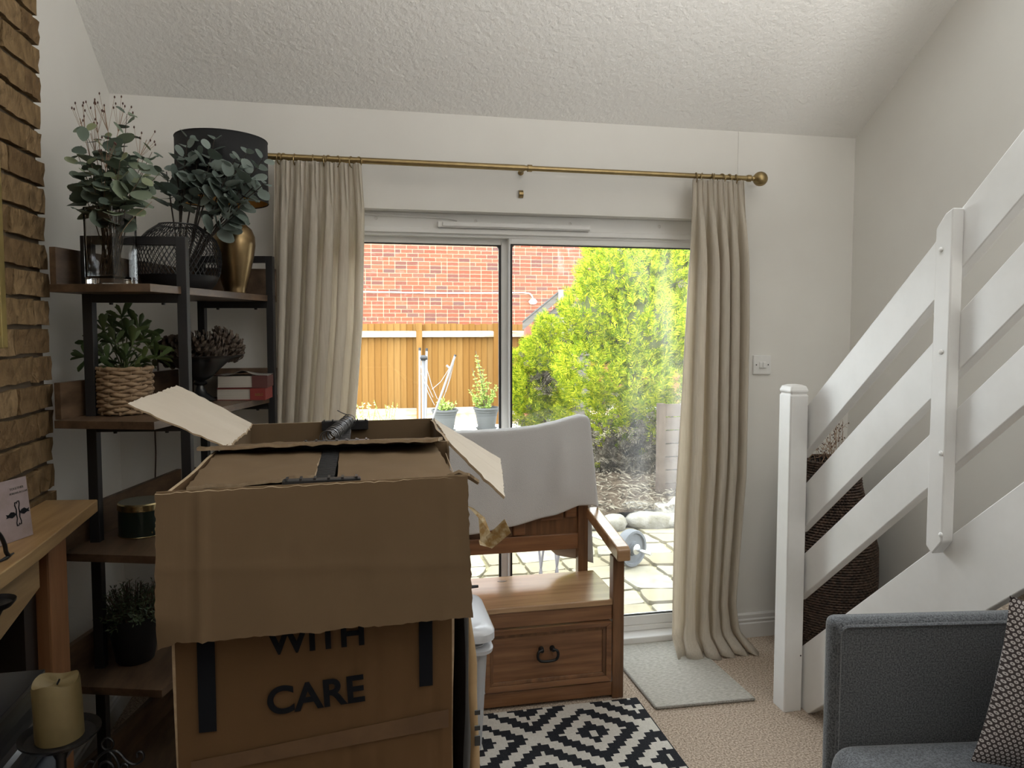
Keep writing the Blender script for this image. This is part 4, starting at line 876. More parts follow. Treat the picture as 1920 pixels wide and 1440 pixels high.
# small flaps closing over the opening, a gap between them
h0 = BT-0.002
panel('top_flap', [CARD, CARDE], nb, lambda u, v: V((lerp(lerp(-0.283, -0.302, v), lerp(-0.082, -0.088, v), u), lerp(1.235, 1.60, v), h0+0.012*u*(1-v)+0.004*noise.noise(V((u*4, v*4, 0)))-0.002*v)), (0, 0, 1), 20, 16, 0.006, 0.0012, 5)
panel('top_flap', [CARD, CARDE], nb, lambda u, v: V((lerp(lerp(-0.045, -0.052, v), 0.152+0.003*v, u), lerp(1.215, 1.60, v), h0+0.002+0.004*sin(u*3)*(1-v)+0.003*noise.noise(V((u*4+9, v*4, 0)))-0.002*v)), (0, 0, 1), 20, 16, 0.006, 0.0010, 6)
for k in range(5): MB().tube([(0.152+0.003*k/4, 1.22+0.0*k, h0+0.005), (0.157, 1.40, h0+0.015)], 0.0008, 4).build('frayed_ply', CARDE, nb) if k == 0 else None
# torn right corner of the box
panel('torn_corner', [CARDE, CARDE], nb, lambda u, v: V((0.135+0.055*u, 1.19+0.03*v, BT+0.012-0.012*u+0.010*sin(u*3)-0.012*v)), (0, 0, 1), 8, 5, 0.005, 0.003, 8)
# hanging rail: channel plates at both rims and the bar between them
def rail_set(parent, y0, y1, xc, z):
    for y, s_ in ((y0, -1), (y1, 1)):
        MB().box(xc-0.062, xc+0.062, y-0.009, y+0.009, z-0.022, z+0.004).build('rail_end', BLACKM, parent, bevel=0.002)
        tb = MB()
        for k in range(6): tb.box(xc-0.055+k*0.022-0.002, xc-0.055+k*0.022+0.002, y-0.010, y+0.010, z+0.003, z+0.0065)
        tb.build('rail_teeth', BLACKM, parent)
    m_ = MB(); m_.box(xc-0.016, xc+0.016, y0, y1, z-0.03, z-0.012)
    k = y0+0.03
    while k < y1-0.02: m_.box(xc-0.017, xc+0.017, k, k+0.004, z-0.0125, z-0.009); k += 0.012
    m_.build('hanging_bar', BLACKM, parent, bevel=0.001)
rail_set(nb, 1.203, 1.600, -0.068, BT+0.010)
# print: two bars and the words
yF = NY0-0.0058
for x0, x1, z0, z1 in ((-0.267, -0.240, 0.795, 0.99), (0.088, 0.111, 0.835, 1.02)):
    bx('printed_bar', INK, (x0, x1, yF-0.0012, yF-0.0002, z0, z1), nb)
for body, xc, zc, sz, an in (('WITH', -0.079, 0.9165, 0.060, 1.5), ('CARE', -0.082, 0.817, 0.064, 3.0)):
    text('lettering', body, sz, INK, nb, (xc, yF-0.0008, zc), (cos(radians(an)), 0, sin(radians(an))), (0, 0, 1), 0.0004, 0.0016)
MB().slab((-0.28, yF-0.0012, 0.725), (0.138, yF-0.0012, 0.758), (0.138, yF-0.0012, 0.79), (-0.28, yF-0.0012, 0.748), 0.0003).build('packing_tape', mat('brown_tape', (0.085, 0.044, 0.019), 0.4, col2=(0.115, 0.062, 0.027), scale=15), nb)
# peeling old tape at its right edge
tpm = MB()
for q, Z_ in (((876, 948), (888, 953), (908, 970), (899, 973)), (1.205, 1.2, 1.19, 1.19)), (((897, 969), (908, 969), (920, 1000), (901, 1020)), (1.19, 1.19, 1.175, 1.175)), (((898, 1013), (915, 1003), (922, 1028), (900, 1022)), (1.178, 1.175, 1.165, 1.17)), (((911, 1007), (946, 973), (958, 999), (922, 1029)), (1.172, 1.15, 1.15, 1.166)):
    tpm.slab(*[dz(u, v, z_) for (u, v), z_ in zip(q, Z_)], 0.0006)
tpm.build('peeling_tape', TAPE, nb)

# far box, open, its flaps spread
FX0, FX1, FY0, FY1 = -0.300, 0.186, 1.635, 2.025
fb = thing('wardrobe_box', 'second tall cardboard box behind the first, open with both side flaps spread wide', 'box', (-0.06, 1.83, 0))
MCL = [CARD, CARDE]
panel('front_panel', MCL, fb, plane4((FX0, FY0, 0), (FX1, FY0, 0), (FX1, FY0, BT), (FX0, FY0, BT), 0.004, (0, 1, 0)), (0, 1, 0))
panel('back_panel', MCL, fb, plane4((FX0, FY1, 0), (FX1, FY1, 0), (FX1+0.004, FY1, BT+0.004), (FX0, FY1, BT), 0.004, (0, 1, 0)), (0, 1, 0))
panel('side_panel', MCL, fb, plane4((FX0, FY0, 0), (FX0, FY1, 0), (FX0, FY1, BT), (FX0, FY0, BT), 0.005, (1, 0, 0)), (1, 0, 0))
panel('side_panel', MCL, fb, lambda u, v: V((FX1+0.055*math.exp(-((v-0.45)/0.28)**2)*(1-u)**0.7+0.006*noise.noise(V((u*3, v*7, 2))), lerp(FY0, FY1, u), BT*v)), (1, 0, 0), 24, 40, T_, 0.0)
bx('box_bottom', CARD, (FX0, FX1, FY0, FY1, 0.0, 0.006), fb)
L0, L1, L2, L3 = V((-0.292, 1.665, BT-0.004)), V((-0.292, 2.02, BT)), dz(333, 727, 1.86), dz(238, 756, 1.52)
panel('side_flap', [CARDL, CARDE], fb, plane4(L0, L1, L2, L3, 0.006, (-0.3, 0, 1), 6, [(0.33, -0.003, 0.008), (0.66, -0.002, 0.008), (0.82, -0.003, 0.008)]), (-0.35, 0, 0.93), 50, 14, 0.005, 0.0016, 9)
R0, R1, R2, R3 = V((0.190, 1.60, BT-0.004)), V((0.192, 2.02, BT+0.003)), dz(938, 862, 1.90), dz(946, 932, 1.555)
panel('side_flap', [CARDL, CARDE], fb, plane4(R0, R1, R2, R3, 0.004, (0.3, 0, 1), 6, [(0.5, -0.002, 0.008), (0.8, -0.002, 0.008)]), (0.4, 0, 0.91), 50, 14, 0.006, 0.0014, 10)
f0, f1, f2, f3 = V((-0.296, 1.638, BT+0.004)), V((0.176, 1.638, BT+0.006)), dz(822, 824, 1.47), dz(370, 838, 1.47)
panel('front_flap', [CARD, CARDE], fb, plane4(f0, f1, f2, f3, 0.006, (0, 0, 1), 5), (0, 0, 1), 40, 10, 0.0065, 0.002, 12)
rail_set(fb, 1.66, 2.012, -0.050, BT+0.002)
hk = MB(); ha, hb = V((-0.082, 1.70, BT+0.004)), V((-0.040, 1.99, BT+0.006)); hd = (hb-ha).normalized(); hxv = hd.cross(V((0, 0, 1))).normalized(); huv = hxv.cross(hd)
for k in range(26):
    c_ = ha.lerp(hb, k/25); r_ = 0.0165+U(-0.001, 0.002)
    hk.tube([c_+(hxv*cos(a)+huv*sin(a))*r_+hd*(0.006*(a/6)) for a in [radians(d_) for d_ in range(-60, 241, 25)]], 0.0012, 4)
hk.tube([hb+huv*0.016, hb+huv*0.024-hxv*0.02, hb+huv*0.030-hxv*0.030], 0.0014, 5)
hk.build('hanger_hooks', mat('dark_wire', (0.16, 0.16, 0.165), 0.3, 0.9), fb, smooth=60)

# black filler painting the shadow gap, and torn brown wrap, beside the boxes
GAPDARK = mat('dark_gap_fill', (0.006, 0.006, 0.007), 0.45, bump=0.3, bscale=25, bstretch=(1, 1, 0.3))
m = MB(); m.sheet(20, 30, lambda u, v: V((0.174+0.021*cos(2*pi*u)+0.004*noise.noise(V((u*6, v*9, 0))), 1.40+0.13*sin(2*pi*u), lerp(0.0, 0.975, v))))
m.add([(0.174+0.014*cos(2*pi*k/20), 1.40+0.12*sin(2*pi*k/20), 0.975) for k in range(20)], [tuple(range(20))])
tag(m.build('dark_gap_filler', GAPDARK, None, smooth=60, loc=(0.172, 1.40, 0)), 'black filler standing for the dark gap right of the front box', 'dark filler')
pkx = mat('kraft_paper', (0.46, 0.31, 0.155), 0.8, col2=(0.36, 0.23, 0.11), scale=8, bump=0.4, bscale=12, transl=0.1)
t = thing('kraft_paper_bag', 'crumpled brown paper bag with black printed dashes between box and bin', 'bag', (0.235, 1.68, 0))
def bagp(u, v):
    z = lerp(0.0, 0.93, v); w_ = pw(z, [(0, 0.0), (0.45, 0.002), (0.66, -0.003), (0.80, -0.008), (0.93, -0.018)])
    return V((0.228+w_+0.020*cos(2*pi*u)*pw(z, [(0, 1), (0.7, 0.9), (0.82, 0.45), (0.93, 0.2)])+0.004*noise.noise(V((u*5, v*9, 4))), 1.57+0.05*sin(2*pi*u)*pw(z, [(0, 1), (0.8, 0.8), (0.93, 0.3)]), z))
m = MB(); m.sheet(18, 36, bagp); m.build('paper', pkx, t, smooth=60)
for z, h_ in ((0.600, 0.010), (0.565, 0.010), (0.530, 0.022)): bx('printed_dash', mat('faded_print', (0.06, 0.06, 0.06), 0.7), (0.231, 0.243, 1.5185, 1.5215, z, z+h_), t)

# ---------------------------------------------------------------- white pedal bin
t = thing('kitchen_bin', 'white plastic swing lid bin beside the wooden bench', 'bin', (0.22, 2.21, 0))
def rrect(cx, cy, hx, hy, r, z, n=5):
    o = []
    for sx_, sy_, a0 in ((1, 1, 0), (-1, 1, 90), (-1, -1, 180), (1, -1, 270)):
        for k in range(n+1):
            a = radians(a0+90*k/n); o.append((cx+sx_*(hx-r)+r*cos(a), cy+sy_*(hy-r)+r*sin(a), z))
    return o
def loft(rings, cap0=True, cap1=True):
    m_ = MB(); n = len(rings[0]); m_.add([p for r_ in rings for p in r_], [(i*n+j, i*n+(j+1) % n, (i+1)*n+(j+1) % n, (i+1)*n+j) for i in range(len(rings)-1) for j in range(n)]+([tuple(range(n))[::-1]] if cap0 else [])+([tuple(range((len(rings)-1)*n, len(rings)*n))] if cap1 else []))
    return m_
cx, cy = 0.222, 2.21
loft([rrect(cx, cy, 0.105, 0.105, 0.03, 0.0), rrect(cx, cy, 0.128, 0.135, 0.035, 0.49), rrect(cx, cy, 0.130, 0.138, 0.035, 0.50)]).build('bin_body', PLAS, t, smooth=40)
loft([rrect(cx, cy, 0.133, 0.140, 0.036, 0.475), rrect(cx, cy, 0.150, 0.158, 0.04, 0.480), rrect(cx, cy, 0.152, 0.160, 0.04, 0.492), rrect(cx, cy, 0.138, 0.146, 0.04, 0.496)]).build('bin_rim', PLAS, t, smooth=40)
loft([rrect(cx, cy, 0.140, 0.148, 0.045, 0.512), rrect(cx, cy, 0.157, 0.166, 0.05, 0.520), rrect(cx, cy, 0.157, 0.166, 0.05, 0.542), rrect(cx, cy, 0.150, 0.158, 0.05, 0.552), rrect(cx, cy, 0.128, 0.138, 0.045, 0.560), rrect(cx, cy, 0.118, 0.128, 0.04, 0.556)]).build('bin_lid', PLAS, t, smooth=40)
bx('lid_hinge', PLAS, (cx-0.13, cx+0.13, cy-0.1, cy+0.1, 0.49, 0.52), t)
MB().tube([(cx+0.05, cy+0.14, 0.566), (cx+0.095, cy+0.145, 0.578), (cx+0.15, cy+0.15, 0.577)], [0.008, 0.007, 0.005], 8).build('lid_handle', GASK, t, smooth=60)
m = MB(); m.sheet(60, 12, lambda u, v: (lambda a, z: V((cx+(0.120+0.016*v+0.003*sin(40*u*pi))*max(-1, min(1, 1.3*cos(a))), cy+(0.125+0.018*v+0.003*sin(40*u*pi))*max(-1, min(1, 1.3*sin(a))), z)))(2*pi*u, lerp(0.16, 0.478, v)))
m.build('bin_liner', mat('thin_liner', (0.60, 0.61, 0.64), 0.4, transl=0.3), t, smooth=60)

# ================================================================ WOODEN MONK BENCH
BX0, BX1, BY0, BY1 = 0.02, 0.985, 2.600, 2.985
t = thing('storage_bench', 'rustic wooden bench seat with drawer, carved back and arm, before the patio door', 'bench', (0.685, 2.79, 0))
pw_ = 0.046
for x0 in (BX0, BX1-pw_):
    bx('front_post', BENCHV, (x0, x0+pw_, BY0, BY0+pw_, 0, 0.565), t, 0.004)
    bx('rear_post', BENCHV, (x0-0.036 if x0 > 0.5 else x0, x0+pw_-0.038, BY1-0.04, BY1, 0, 1.0), t, 0.003)
    a0 = MB(); xc = x0+pw_/2+0.004
    a0.extr([(xc-0.027, BY0-0.045, 0.558), (xc-0.027, BY1-0.03, 0.628), (xc-0.027, BY1-0.03, 0.672), (xc-0.027, BY0-0.025, 0.612), (xc-0.027, BY0-0.045, 0.602)], (0.054, 0, 0)); a0.build('armrest', BENCHT, t, bevel=0.006)
    bx('side_panel', BENCHV, (x0+0.012, x0+0.03, BY0+pw_, BY1-0.04, 0.03, 0.375), t)
bx('seat', BENCHT, (BX0+0.008, BX1-0.012, BY0+0.006, BY1-0.035, 0.372, 0.394), t, 0.004)
for d in ((BX0+pw_, BX1-pw_, BY0+0.010, BY0+0.03, 0.315, 0.372),): bx('apron', BENCH, d, t, 0.002)
bx('plinth_rail', BENCH, (BX0+pw_, BX1-pw_, BY0+0.006, BY0+0.03, 0.012, 0.066), t, 0.003)
bx('bench_base', BENCHV, (BX0+0.03, BX1-0.03, BY0+0.03, BY1-0.02, 0.02, 0.06), t)
def ringframe(name, x0, x1, z0, z1, w, ya, yb, m_, parent):
    """a mitred frame standing proud of the drawer front"""
    m = MB(); o = [(x0, z0), (x1, z0), (x1, z1), (x0, z1)]; i_ = [(x0+w, z0+w), (x1-w, z0+w), (x1-w, z1-w), (x0+w, z1-w)]
    for k in range(4):
        a, b, c, d = o[k], o[(k+1) % 4], i_[(k+1) % 4], i_[k]
        m.hexa([(a[0], ya, a[1]), (b[0], ya, b[1]), (b[0], yb, b[1]), (a[0], yb, a[1]), (d[0], ya+0.004, d[1]), (c[0], ya+0.004, c[1]), (c[0], yb, c[1]), (d[0], yb, d[1])])
    return m.build(name, m_, parent, bevel=0.001)
bx('centre_stile', BENCHV, (0.385, 0.434, BY0+0.008, BY0+0.03, 0.06, 0.32), t, 0.002)
for dx0, dx1 in ((BX0+pw_+0.006, 0.383), (0.436, BX1-pw_-0.004)):
    dw = bx('drawer', BENCH, (dx0, dx1, BY0+0.018, BY0+0.03, 0.072, 0.308), t, 0.002)
    x0, x1, z0, z1 = dx0, dx1, 0.072, 0.308
    ringframe('drawer_moulding', x0, x1, z0, z1, 0.020, BY0+0.002, BY0+0.02, BENCH, dw)
    ringframe('drawer_moulding', x0+0.021, x1-0.021, z0+0.021, z1-0.021, 0.012, BY0+0.009, BY0+0.02, BENCHV, dw)
    hx, hz = (dx0+dx1)/2-0.008, 0.205; hy = BY0+0.016
    hn = MB(); hn.tube(curve_pts([(hx-0.020, hy-0.018, hz+0.016), (hx-0.036, hy-0.022, hz+0.012), (hx-0.040, hy-0.024, hz-0.006), (hx-0.030, hy-0.024, hz-0.022), (hx, hy-0.024, hz-0.026), (hx+0.030, hy-0.024, hz-0.022), (hx+0.040, hy-0.024, hz-0.006), (hx+0.036, hy-0.022, hz+0.012), (hx+0.020, hy-0.018, hz+0.016)], 4), 0.0052, 8)
    for s_ in (-1, 1): hn.tube([(hx+s_*0.022, hy, hz+0.014), (hx+s_*0.022, hy-0.02, hz+0.014)], [0.011, 0.008], 10)
    hn.build('drawer_handle', BLACKW, dw, smooth=60)
bl = bx('back_rail', BENCH, (BX0+pw_-0.006, BX1-pw_-0.030, BY1-0.035, BY1-0.005, 0.492, 0.560), t, 0.003)
bx('back_rail', BENCH, (BX0+pw_-0.006, BX1-pw_-0.030, BY1-0.035, BY1-0.005, 0.94, 1.0), t, 0.003)
bp = bx('back_panel', BENCHV, (BX0+pw_-0.006, BX1-pw_-0.030, BY1-0.020, BY1-0.010, 0.56, 0.94), t)
for xx, w_, zb_, zt_ in ((0.12, 0.10, 0.62, 0.94), (0.27, 0.05, 0.575, 0.94), (0.43, 0.03, 0.62, 0.94), (0.50, 0.05, 0.575, 0.94), (0.615, 0.055, 0.563, 0.94), (0.735, 0.105, 0.622, 0.94), (0.845, 0.055, 0.630, 0.94)):
    MB().box(xx, xx+w_, BY1-0.034, BY1-0.019, zb_, zt_).build('carved_block', BENCH, bp, bevel=0.007)

KN = mat('wood_knot', (0.05, 0.025, 0.012), 0.4, col2=(0.16, 0.085, 0.04), scale=60, stretch=(1, 3, 1))
kp = az(942, 1090, 0.3942)
MB().prism([(kp.x+0.020*cos(a)*(1+0.2*sin(3*a)), kp.y+0.008*sin(a)) for a in [2*pi*j/14 for j in range(14)]], 0.3938, 0.3946).build('wood_knot', KN, t)
# towel draped over the bench back
TX0, TX1 = 0.295, 0.958
def tow_top(x): return pw(x, [(0.29, 1.008), (0.45, 1.010), (0.60, 1.014), (0.72, 1.024), (0.80, 1.040), (0.86, 1.056), (0.905, 1.066), (0.935, 1.063), (0.95, 1.05), (0.958, 1.035)])
def tow_bot(x): return pw(x, [(0.29, 0.585), (0.42, 0.592), (0.55, 0.608), (0.69, 0.635), (0.80, 0.660), (0.855, 0.676), (0.885, 0.690), (0.935, 0.690), (0.96, 0.668), (0.99, 0.645)])
def towel(u, v):
    x = lerp(TX0, TX1, u); tp__ = tow_top(x); sm = lambda a: a*a*(3-2*a)
    side = max(0, (x-0.947)/0.011)
    if v < 0.62:      # front fall
        f = 1-v/0.62; z = lerp(tp__, tow_bot(x), f); y = BY1-0.052-0.018*sin(f*1.4)-0.006*f*sin(x*38+f*3)-0.016*math.exp(-((x-0.80-0.05*f)/0.05)**2)*sin(f*pi)*1.0+side*0.05
        x2 = x+0.036*f*max(0, (x-0.86)/0.098)
    elif v < 0.72:
        f = (v-0.62)/0.10; a = pi*f; z = tp__+0.008*sin(a); y = BY1-0.052+0.064*f+side*0.05*(1-f); x2 = x
    else:
        f = (v-0.72)/0.28; zb = pw(x, [(0.29, 0.60), (0.75, 0.52), (0.82, 0.455), (0.90, 0.43), (0.985, 0.40)]); z = lerp(tp__, zb, f); y = BY1+0.014+0.010*sin(x*30)*f; x2 = x+0.030*f*max(0, (x-0.86)/0.098)
    y += 0.004*noise.noise(V((x*14, z*9, v)))
    return V((x2, y, z))
m = MB(); m.sheet(80, 90, towel)
tag(m.build('towel', TOWEL, None, smooth=80, loc=(0.64, BY1, 1.0), solid=0.006), 'white towel draped over the back of the wooden bench', 'towel')

# ================================================================ STAIRCASE
t = thing('staircase', 'white painted open tread staircase with three sloping rails and newel post, right', 'staircase', (1.9, 1.6, 0))
XS = 1.622; SL = math.tan(radians(42.4)); Y0 = 2.36
def zl(c, y): return c+SL*(Y0-y)
def sloped(name, c0, c1, ya, yb, th, m_):
    pts = [(XS, ya, zl(c0, ya)), (XS, yb, zl(c0, yb)), (XS, yb, zl(c1, yb)), (XS, ya, zl(c1, ya))]
    return MB().extr(pts, (th, 0, 0)).build(name, m_, t, bevel=0.003)
YE = 0.35
for c0, c1 in ((1.018, 1.190), (0.732, 0.898), (0.468, 0.629)): sloped('rail', c0, c1, 2.43, YE, 0.036, WHITE)
yk = Y0-0.0
st = [(XS, 2.40, 0.0), (XS, 2.40, zl(0.272, 2.40)), (XS, YE, zl(0.272, YE)), (XS, YE, zl(-0.012, YE)), (XS, Y0-0.012/SL, 0.0)]
MB().extr(st, (0.034, 0, 0)).build('stringer', WHITE, t, bevel=0.003)
MB().extr([(x+0.60, y, z) for x, y, z in st], (0.03, 0, 0)).build('stringer', WHITE, t, bevel=0.003)
# newel with chamfered edge and capped top
n0, n1, m0, m1 = 1.538, 1.612, 2.372, 2.450; c_ = 0.004
pol = [(n0+c_, m0), (n1-c_, m0), (n1, m0+c_), (n1, m1-c_), (n1-c_, m1), (n0+c_, m1), (n0, m1-c_), (n0, m0+c_)]
def inset(p, k): cx_, cy_ = (n0+n1)/2, (m0+m1)/2; return [(cx_+(a-cx_)*k, cy_+(b-cy_)*k) for a, b in p]
nm = MB()
rs = [(1, 0), (1, 1.198), (0.90, 1.202), (0.90, 1.207), (1.0, 1.212), (1.0, 1.218), (0.86, 1.232), (0.5, 1.238)]
nn = len(pol); nm.add([(a, b, z) for k, z in rs for a, b in inset(pol, k)], [(i*nn+j, i*nn+(j+1) % nn, (i+1)*nn+(j+1) % nn, (i+1)*nn+j) for i in range(len(rs)-1) for j in range(nn)]+[tuple(range(nn))[::-1], tuple(range((len(rs)-1)*nn, len(rs)*nn))])
nw = nm.build('newel_post', WHITE, t, bevel=0.002)
MB().lathe([(0.0001, 0), (0.003, 0), (0.003, 0.001)], n=8).build('screw_hole', GASK, nw, local=True, loc=(1.602, m0-0.0005, 0.215)).rotation_euler = (radians(90), 0, 0)
# baluster bolted to the room side of the rails
by = ax(1748, 640, XS-0.038).y; bw = 0.058
zt_ = ax(1772, 450, XS-0.038).z+0.02; zb_ = ax(1748, 1030, XS-0.038).z
ba = MB().extr([(XS-0.038, by, zb_+0.004), (XS-0.038, by, zl(1.185, by)-0.004), (XS-0.038, by-bw*0.55, zl(1.185, by-bw*0.55)+0.005), (XS-0.038, by-bw, zl(1.185, by-bw)-0.006), (XS-0.038, by-bw, zb_+0.03), (XS-0.038, by-bw*0.42, zb_-0.014)], (0.038, 0, 0)).build('baluster', WHITE, t, bevel=0.004)
for v in (468, 660, 850, 1003):
    p = ax(1764, v, XS-0.039); MB().lathe([(0.0001, 0), (0.0075, 0), (0.007, 0.003), (0.003, 0.005), (0.0001, 0.005)], n=12).build('bolt_head', WHITE, ba, local=True, loc=(XS-0.038, p.y, p.z), smooth=40).rotation_euler = (0, radians(-90), 0)
for k in range(1, 11):
    y = Y0-(0.197*k-0.13)/SL; z = 0.197*k
    MB().box(XS+0.034, XS+0.60, y-0.17, y+0.075, z-0.045, z).build('tread', CARPET, t, bevel=0.012, seg=3)

# tall woven basket with dried stems in the corner
bc = V((2.005, 2.78, 0))
t = thing('floor_basket', 'tall dark brown woven floor basket in the corner behind the stair rails', 'basket', bc)
DW = bpy.data.materials.new('dark_weave'); DW.use_nodes = True; nt = DW.node_tree; b = nt.nodes['Principled BSDF']; b.inputs['Roughness'].default_value = 0.7
tc = nt.nodes.new('ShaderNodeTexCoord'); oi = nt.nodes.new('ShaderNodeTexNoise'); oi.inputs['Scale'].default_value = 60; nt.links.new(tc.outputs['Object'], oi.inputs[0])
nt.links.new(ramp(nt, oi.outputs[0], [(0.35, (0.035, 0.022, 0.016)), (0.65, (0.115, 0.072, 0.05))]), b.inputs[0])
def brad(z): return pw(z, [(0, 0.14), (0.15, 0.178), (0.35, 0.193), (0.50, 0.190), (0.60, 0.165), (0.68, 0.142), (0.76, 0.122), (0.84, 0.112), (0.88, 0.118)])
ns = 64; wv = MB()
k = 0; z = 0.008
while z < 0.88:
    P = []
    for i in range(ns*2):
        a = 2*pi*i/(ns*2); P.append(bc+V(((brad(z)+0.0035*(1 if (i//1+k) % 2 else -1))*cos(a), (brad(z)+0.0035*(1 if (i+k) % 2 else -1))*sin(a), z)))
    wv.tube(P, 0.0055, 4, closed=True); z += 0.0115; k += 1
o = wv.build('weave', DW, t, smooth=60); o['kind'] = 'stuff'
MB().lathe([(0.0001, 0.004)]+[(brad(z_)-0.006, z_) for z_ in (0.004, 0.15, 0.35, 0.5, 0.6, 0.7, 0.8, 0.87)], bc, 32).build('lining', GASK, t, smooth=50)
t = thing('dried_stems', 'wispy dried flower stems standing in the tall corner basket', 'dried flowers', bc+V((0, 0, 0.3)))
dr = MB(); sd_ = MB()
for u, v in ((1522, 845), (1530, 858), (1540, 840), (1550, 835), (1556, 818), (1563, 800), (1568, 792), (1573, 798), (1580, 790), (1548, 870), (1560, 850), (1535, 875), (1568, 830), (1590, 840), (1510, 870), (1600, 860)):
    e = ay(u, v, bc.y+U(-0.07, 0.07)); b_ = bc+V((U(-0.05, 0.05), U(-0.05, 0.05), 0.3)); mdl = V((lerp(b_.x, e.x, 0.3), lerp(b_.y, e.y, 0.4), 0.85)); P = curve_pts([b_, mdl, e], 6); dr.tube(P, 0.0013, 4)
    for k in range(9):
        q0 = P[-1-int(U(0, 5))]; q = q0+V((U(-1, 1)*0.035, U(-1, 1)*0.02, U(0.0, 0.05))); dr.tube([q0, q0.lerp(q, 0.5)+V((U(-1, 1)*0.006, 0, 0.006)), q], 0.0007, 3)
        if k % 2: sd_.lathe([(0.0001, -0.004), (0.0032, 0), (0.0001, 0.005)], q, 6)
dr.build('stalks', DRY, t); sd_.build('seed_heads', SEED, t)['kind'] = 'stuff'

# ================================================================ SOFA AND CUSHION
t = thing('sofa', 'charcoal grey wool sofa with square arm in the right foreground', 'sofa', (1.07, 1.46, 0)); t.rotation_euler = (0, 0, radians(-8))
def soft(name, x0, x1, y0, y1, z0, z1, bv, puff=0.0, sd=0):
    o = MB().box(x0, x1, y0, y1, z0, z1).build(name, SOFA, t, bevel=bv, smooth=60, seg=4); return o
AY = 1.460
soft('arm', 1.070, 1.66, AY, AY+0.05, 0.12, 0.766, 0.020)
soft('arm', 1.070, 1.66, -0.45, -0.38, 0.12, 0.766, 0.022)
soft('base', 1.09, 1.75, -0.38, AY, 0.12, 0.34, 0.02)
soft('backrest', 1.66, 1.79, -0.45, AY+0.04, 0.12, 0.765, 0.03)
pt = MB()
pi_ = [(1.086, AY-0.0005, 0.14), (1.086, AY-0.0005, 0.728)]+[(1.086+0.022*(1-cos(radians(a))), AY-0.0005, 0.728+0.022*sin(radians(a))) for a in range(15, 91, 15)]+[(1.64, AY-0.0005, 0.750)]
pt.tube(pi_, 0.0045, 6); pt.build('piping', SOFA, t, smooth=60)
def cushion_mesh(cx, cy, cz, hx, hy, hz, ex):
    m = MB(); nu, nv = 28, 28
    for s_ in (1, -1):
        def fn(u, v):
            a, b_ = 2*u-1, 2*v-1; e = (1-abs(a)**ex)*(1-abs(b_)**ex); return V((cx+hx*a, cy+hy*b_, cz+s_*hz*max(0, e)**0.45))
        m.sheet(nu, nv, fn)
    return m
sc_ = MB(); sc_.box(1.050, 1.66, 0.56, AY-0.004, 0.345, 0.487); o = sc_.build('seat_cushion', SOFA, t, bevel=0.055, smooth=60, seg=6)
sc_ = MB(); sc_.box(1.050, 1.66, -0.37, 0.55, 0.345, 0.487); sc_.build('seat_cushion', SOFA, t, bevel=0.055, smooth=60, seg=6)
for x in (1.12, 1.72):
    for y in (-0.40, AY+0.02): MB().lathe([(0.0001, 0), (0.014, 0), (0.022, 0.122), (0.0001, 0.122)], (x, y, 0), 12).build('leg', STEMD, t)
# patterned scatter cushion
CU = bpy.data.materials.new('geometric_cushion'); CU.use_nodes = True; nt = CU.node_tree; N = nt.nodes; Lk = nt.links; b = N['Principled BSDF']; b.inputs['Roughness'].default_value = 0.9
tc = N.new('ShaderNodeTexCoord'); mp = N.new('ShaderNodeMapping'); mp.inputs['Scale'].default_value = (74, 43, 1); Lk.new(tc.outputs['UV'], mp.inputs[0])
sx = N.new('ShaderNodeSeparateXYZ'); Lk.new(mp.outputs[0], sx.inputs[0])
def mth(op, a, b_=None):
    n = N.new('ShaderNodeMath'); n.operation = op
    for i_, v_ in enumerate((a, b_)):
        if v_ is None: continue
        if isinstance(v_, (int, float)): n.inputs[i_].default_value = v_
        else: Lk.new(v_, n.inputs[i_])
    return n.outputs[0]
# hexagonal lattice of rings: two interleaved grids
def lat(ox, oy):
    fx = mth('SUBTRACT', mth('FRACT', mth('ADD', mth('MULTIPLY', sx.outputs[0], 0.5), ox)), 0.5); fy = mth('SUBTRACT', mth('FRACT', mth('ADD', mth('MULTIPLY', sx.outputs[1], 0.5), oy)), 0.5)
    return mth('SQRT', mth('ADD', mth('MULTIPLY', fx, fx), mth('MULTIPLY', mth('MULTIPLY', fy, fy), 3.0)))
dd = mth('MINIMUM', lat(0, 0), lat(0.5, 0.5))
Lk.new(ramp(nt, dd, [(0.0, (0.07, 0.055, 0.055)), (0.085, (0.07, 0.055, 0.055)), (0.13, (0.52, 0.49, 0.48)), (0.30, (0.52, 0.49, 0.48)), (0.36, (0.055, 0.042, 0.042)), (1, (0.055, 0.042, 0.042))]), b.inputs[0])
m = MB(); nu = 30; hx = 0.182
def pil(s_):
    def fn(u, v):
        a, b_ = 2*u-1, 2*v-1; e = max(0, (1-abs(a)**2.6)*(1-abs(b_)**2.6)); pinch = 1-0.07*(1-abs(b_)**2)*abs(a)**3-0.0; pin2 = 1-0.07*(1-abs(a)**2)*abs(b_)**3
        return V((hx*a*pinch, hx*b_*pin2, s_*0.062*e**0.75))
    return fn
m.sheet(nu, nu, pil(1)); m.sheet(nu, nu, pil(-1)); me = m.mesh('cushion', smooth=80)
uv = me.uv_layers.new(name='uv')
for lp in me.loops:
    p = me.vertices[lp.vertex_index].co; uv.data[lp.index].uv = (p.x/(2*hx)+0.5, p.y/(2*hx)+0.5)
me.materials.append(CU)
yv = V((0.235, 0.006, 0.97)).normalized(); xv = V((0.95, -0.26, -0.16)); xv = (xv-yv*xv.dot(yv)).normalized(); nrmv = xv.cross(yv); c = V((1.405*0.93, 1.35*0.93, 1.45-(1.45-0.645)*0.93))+xv*hx*0.97
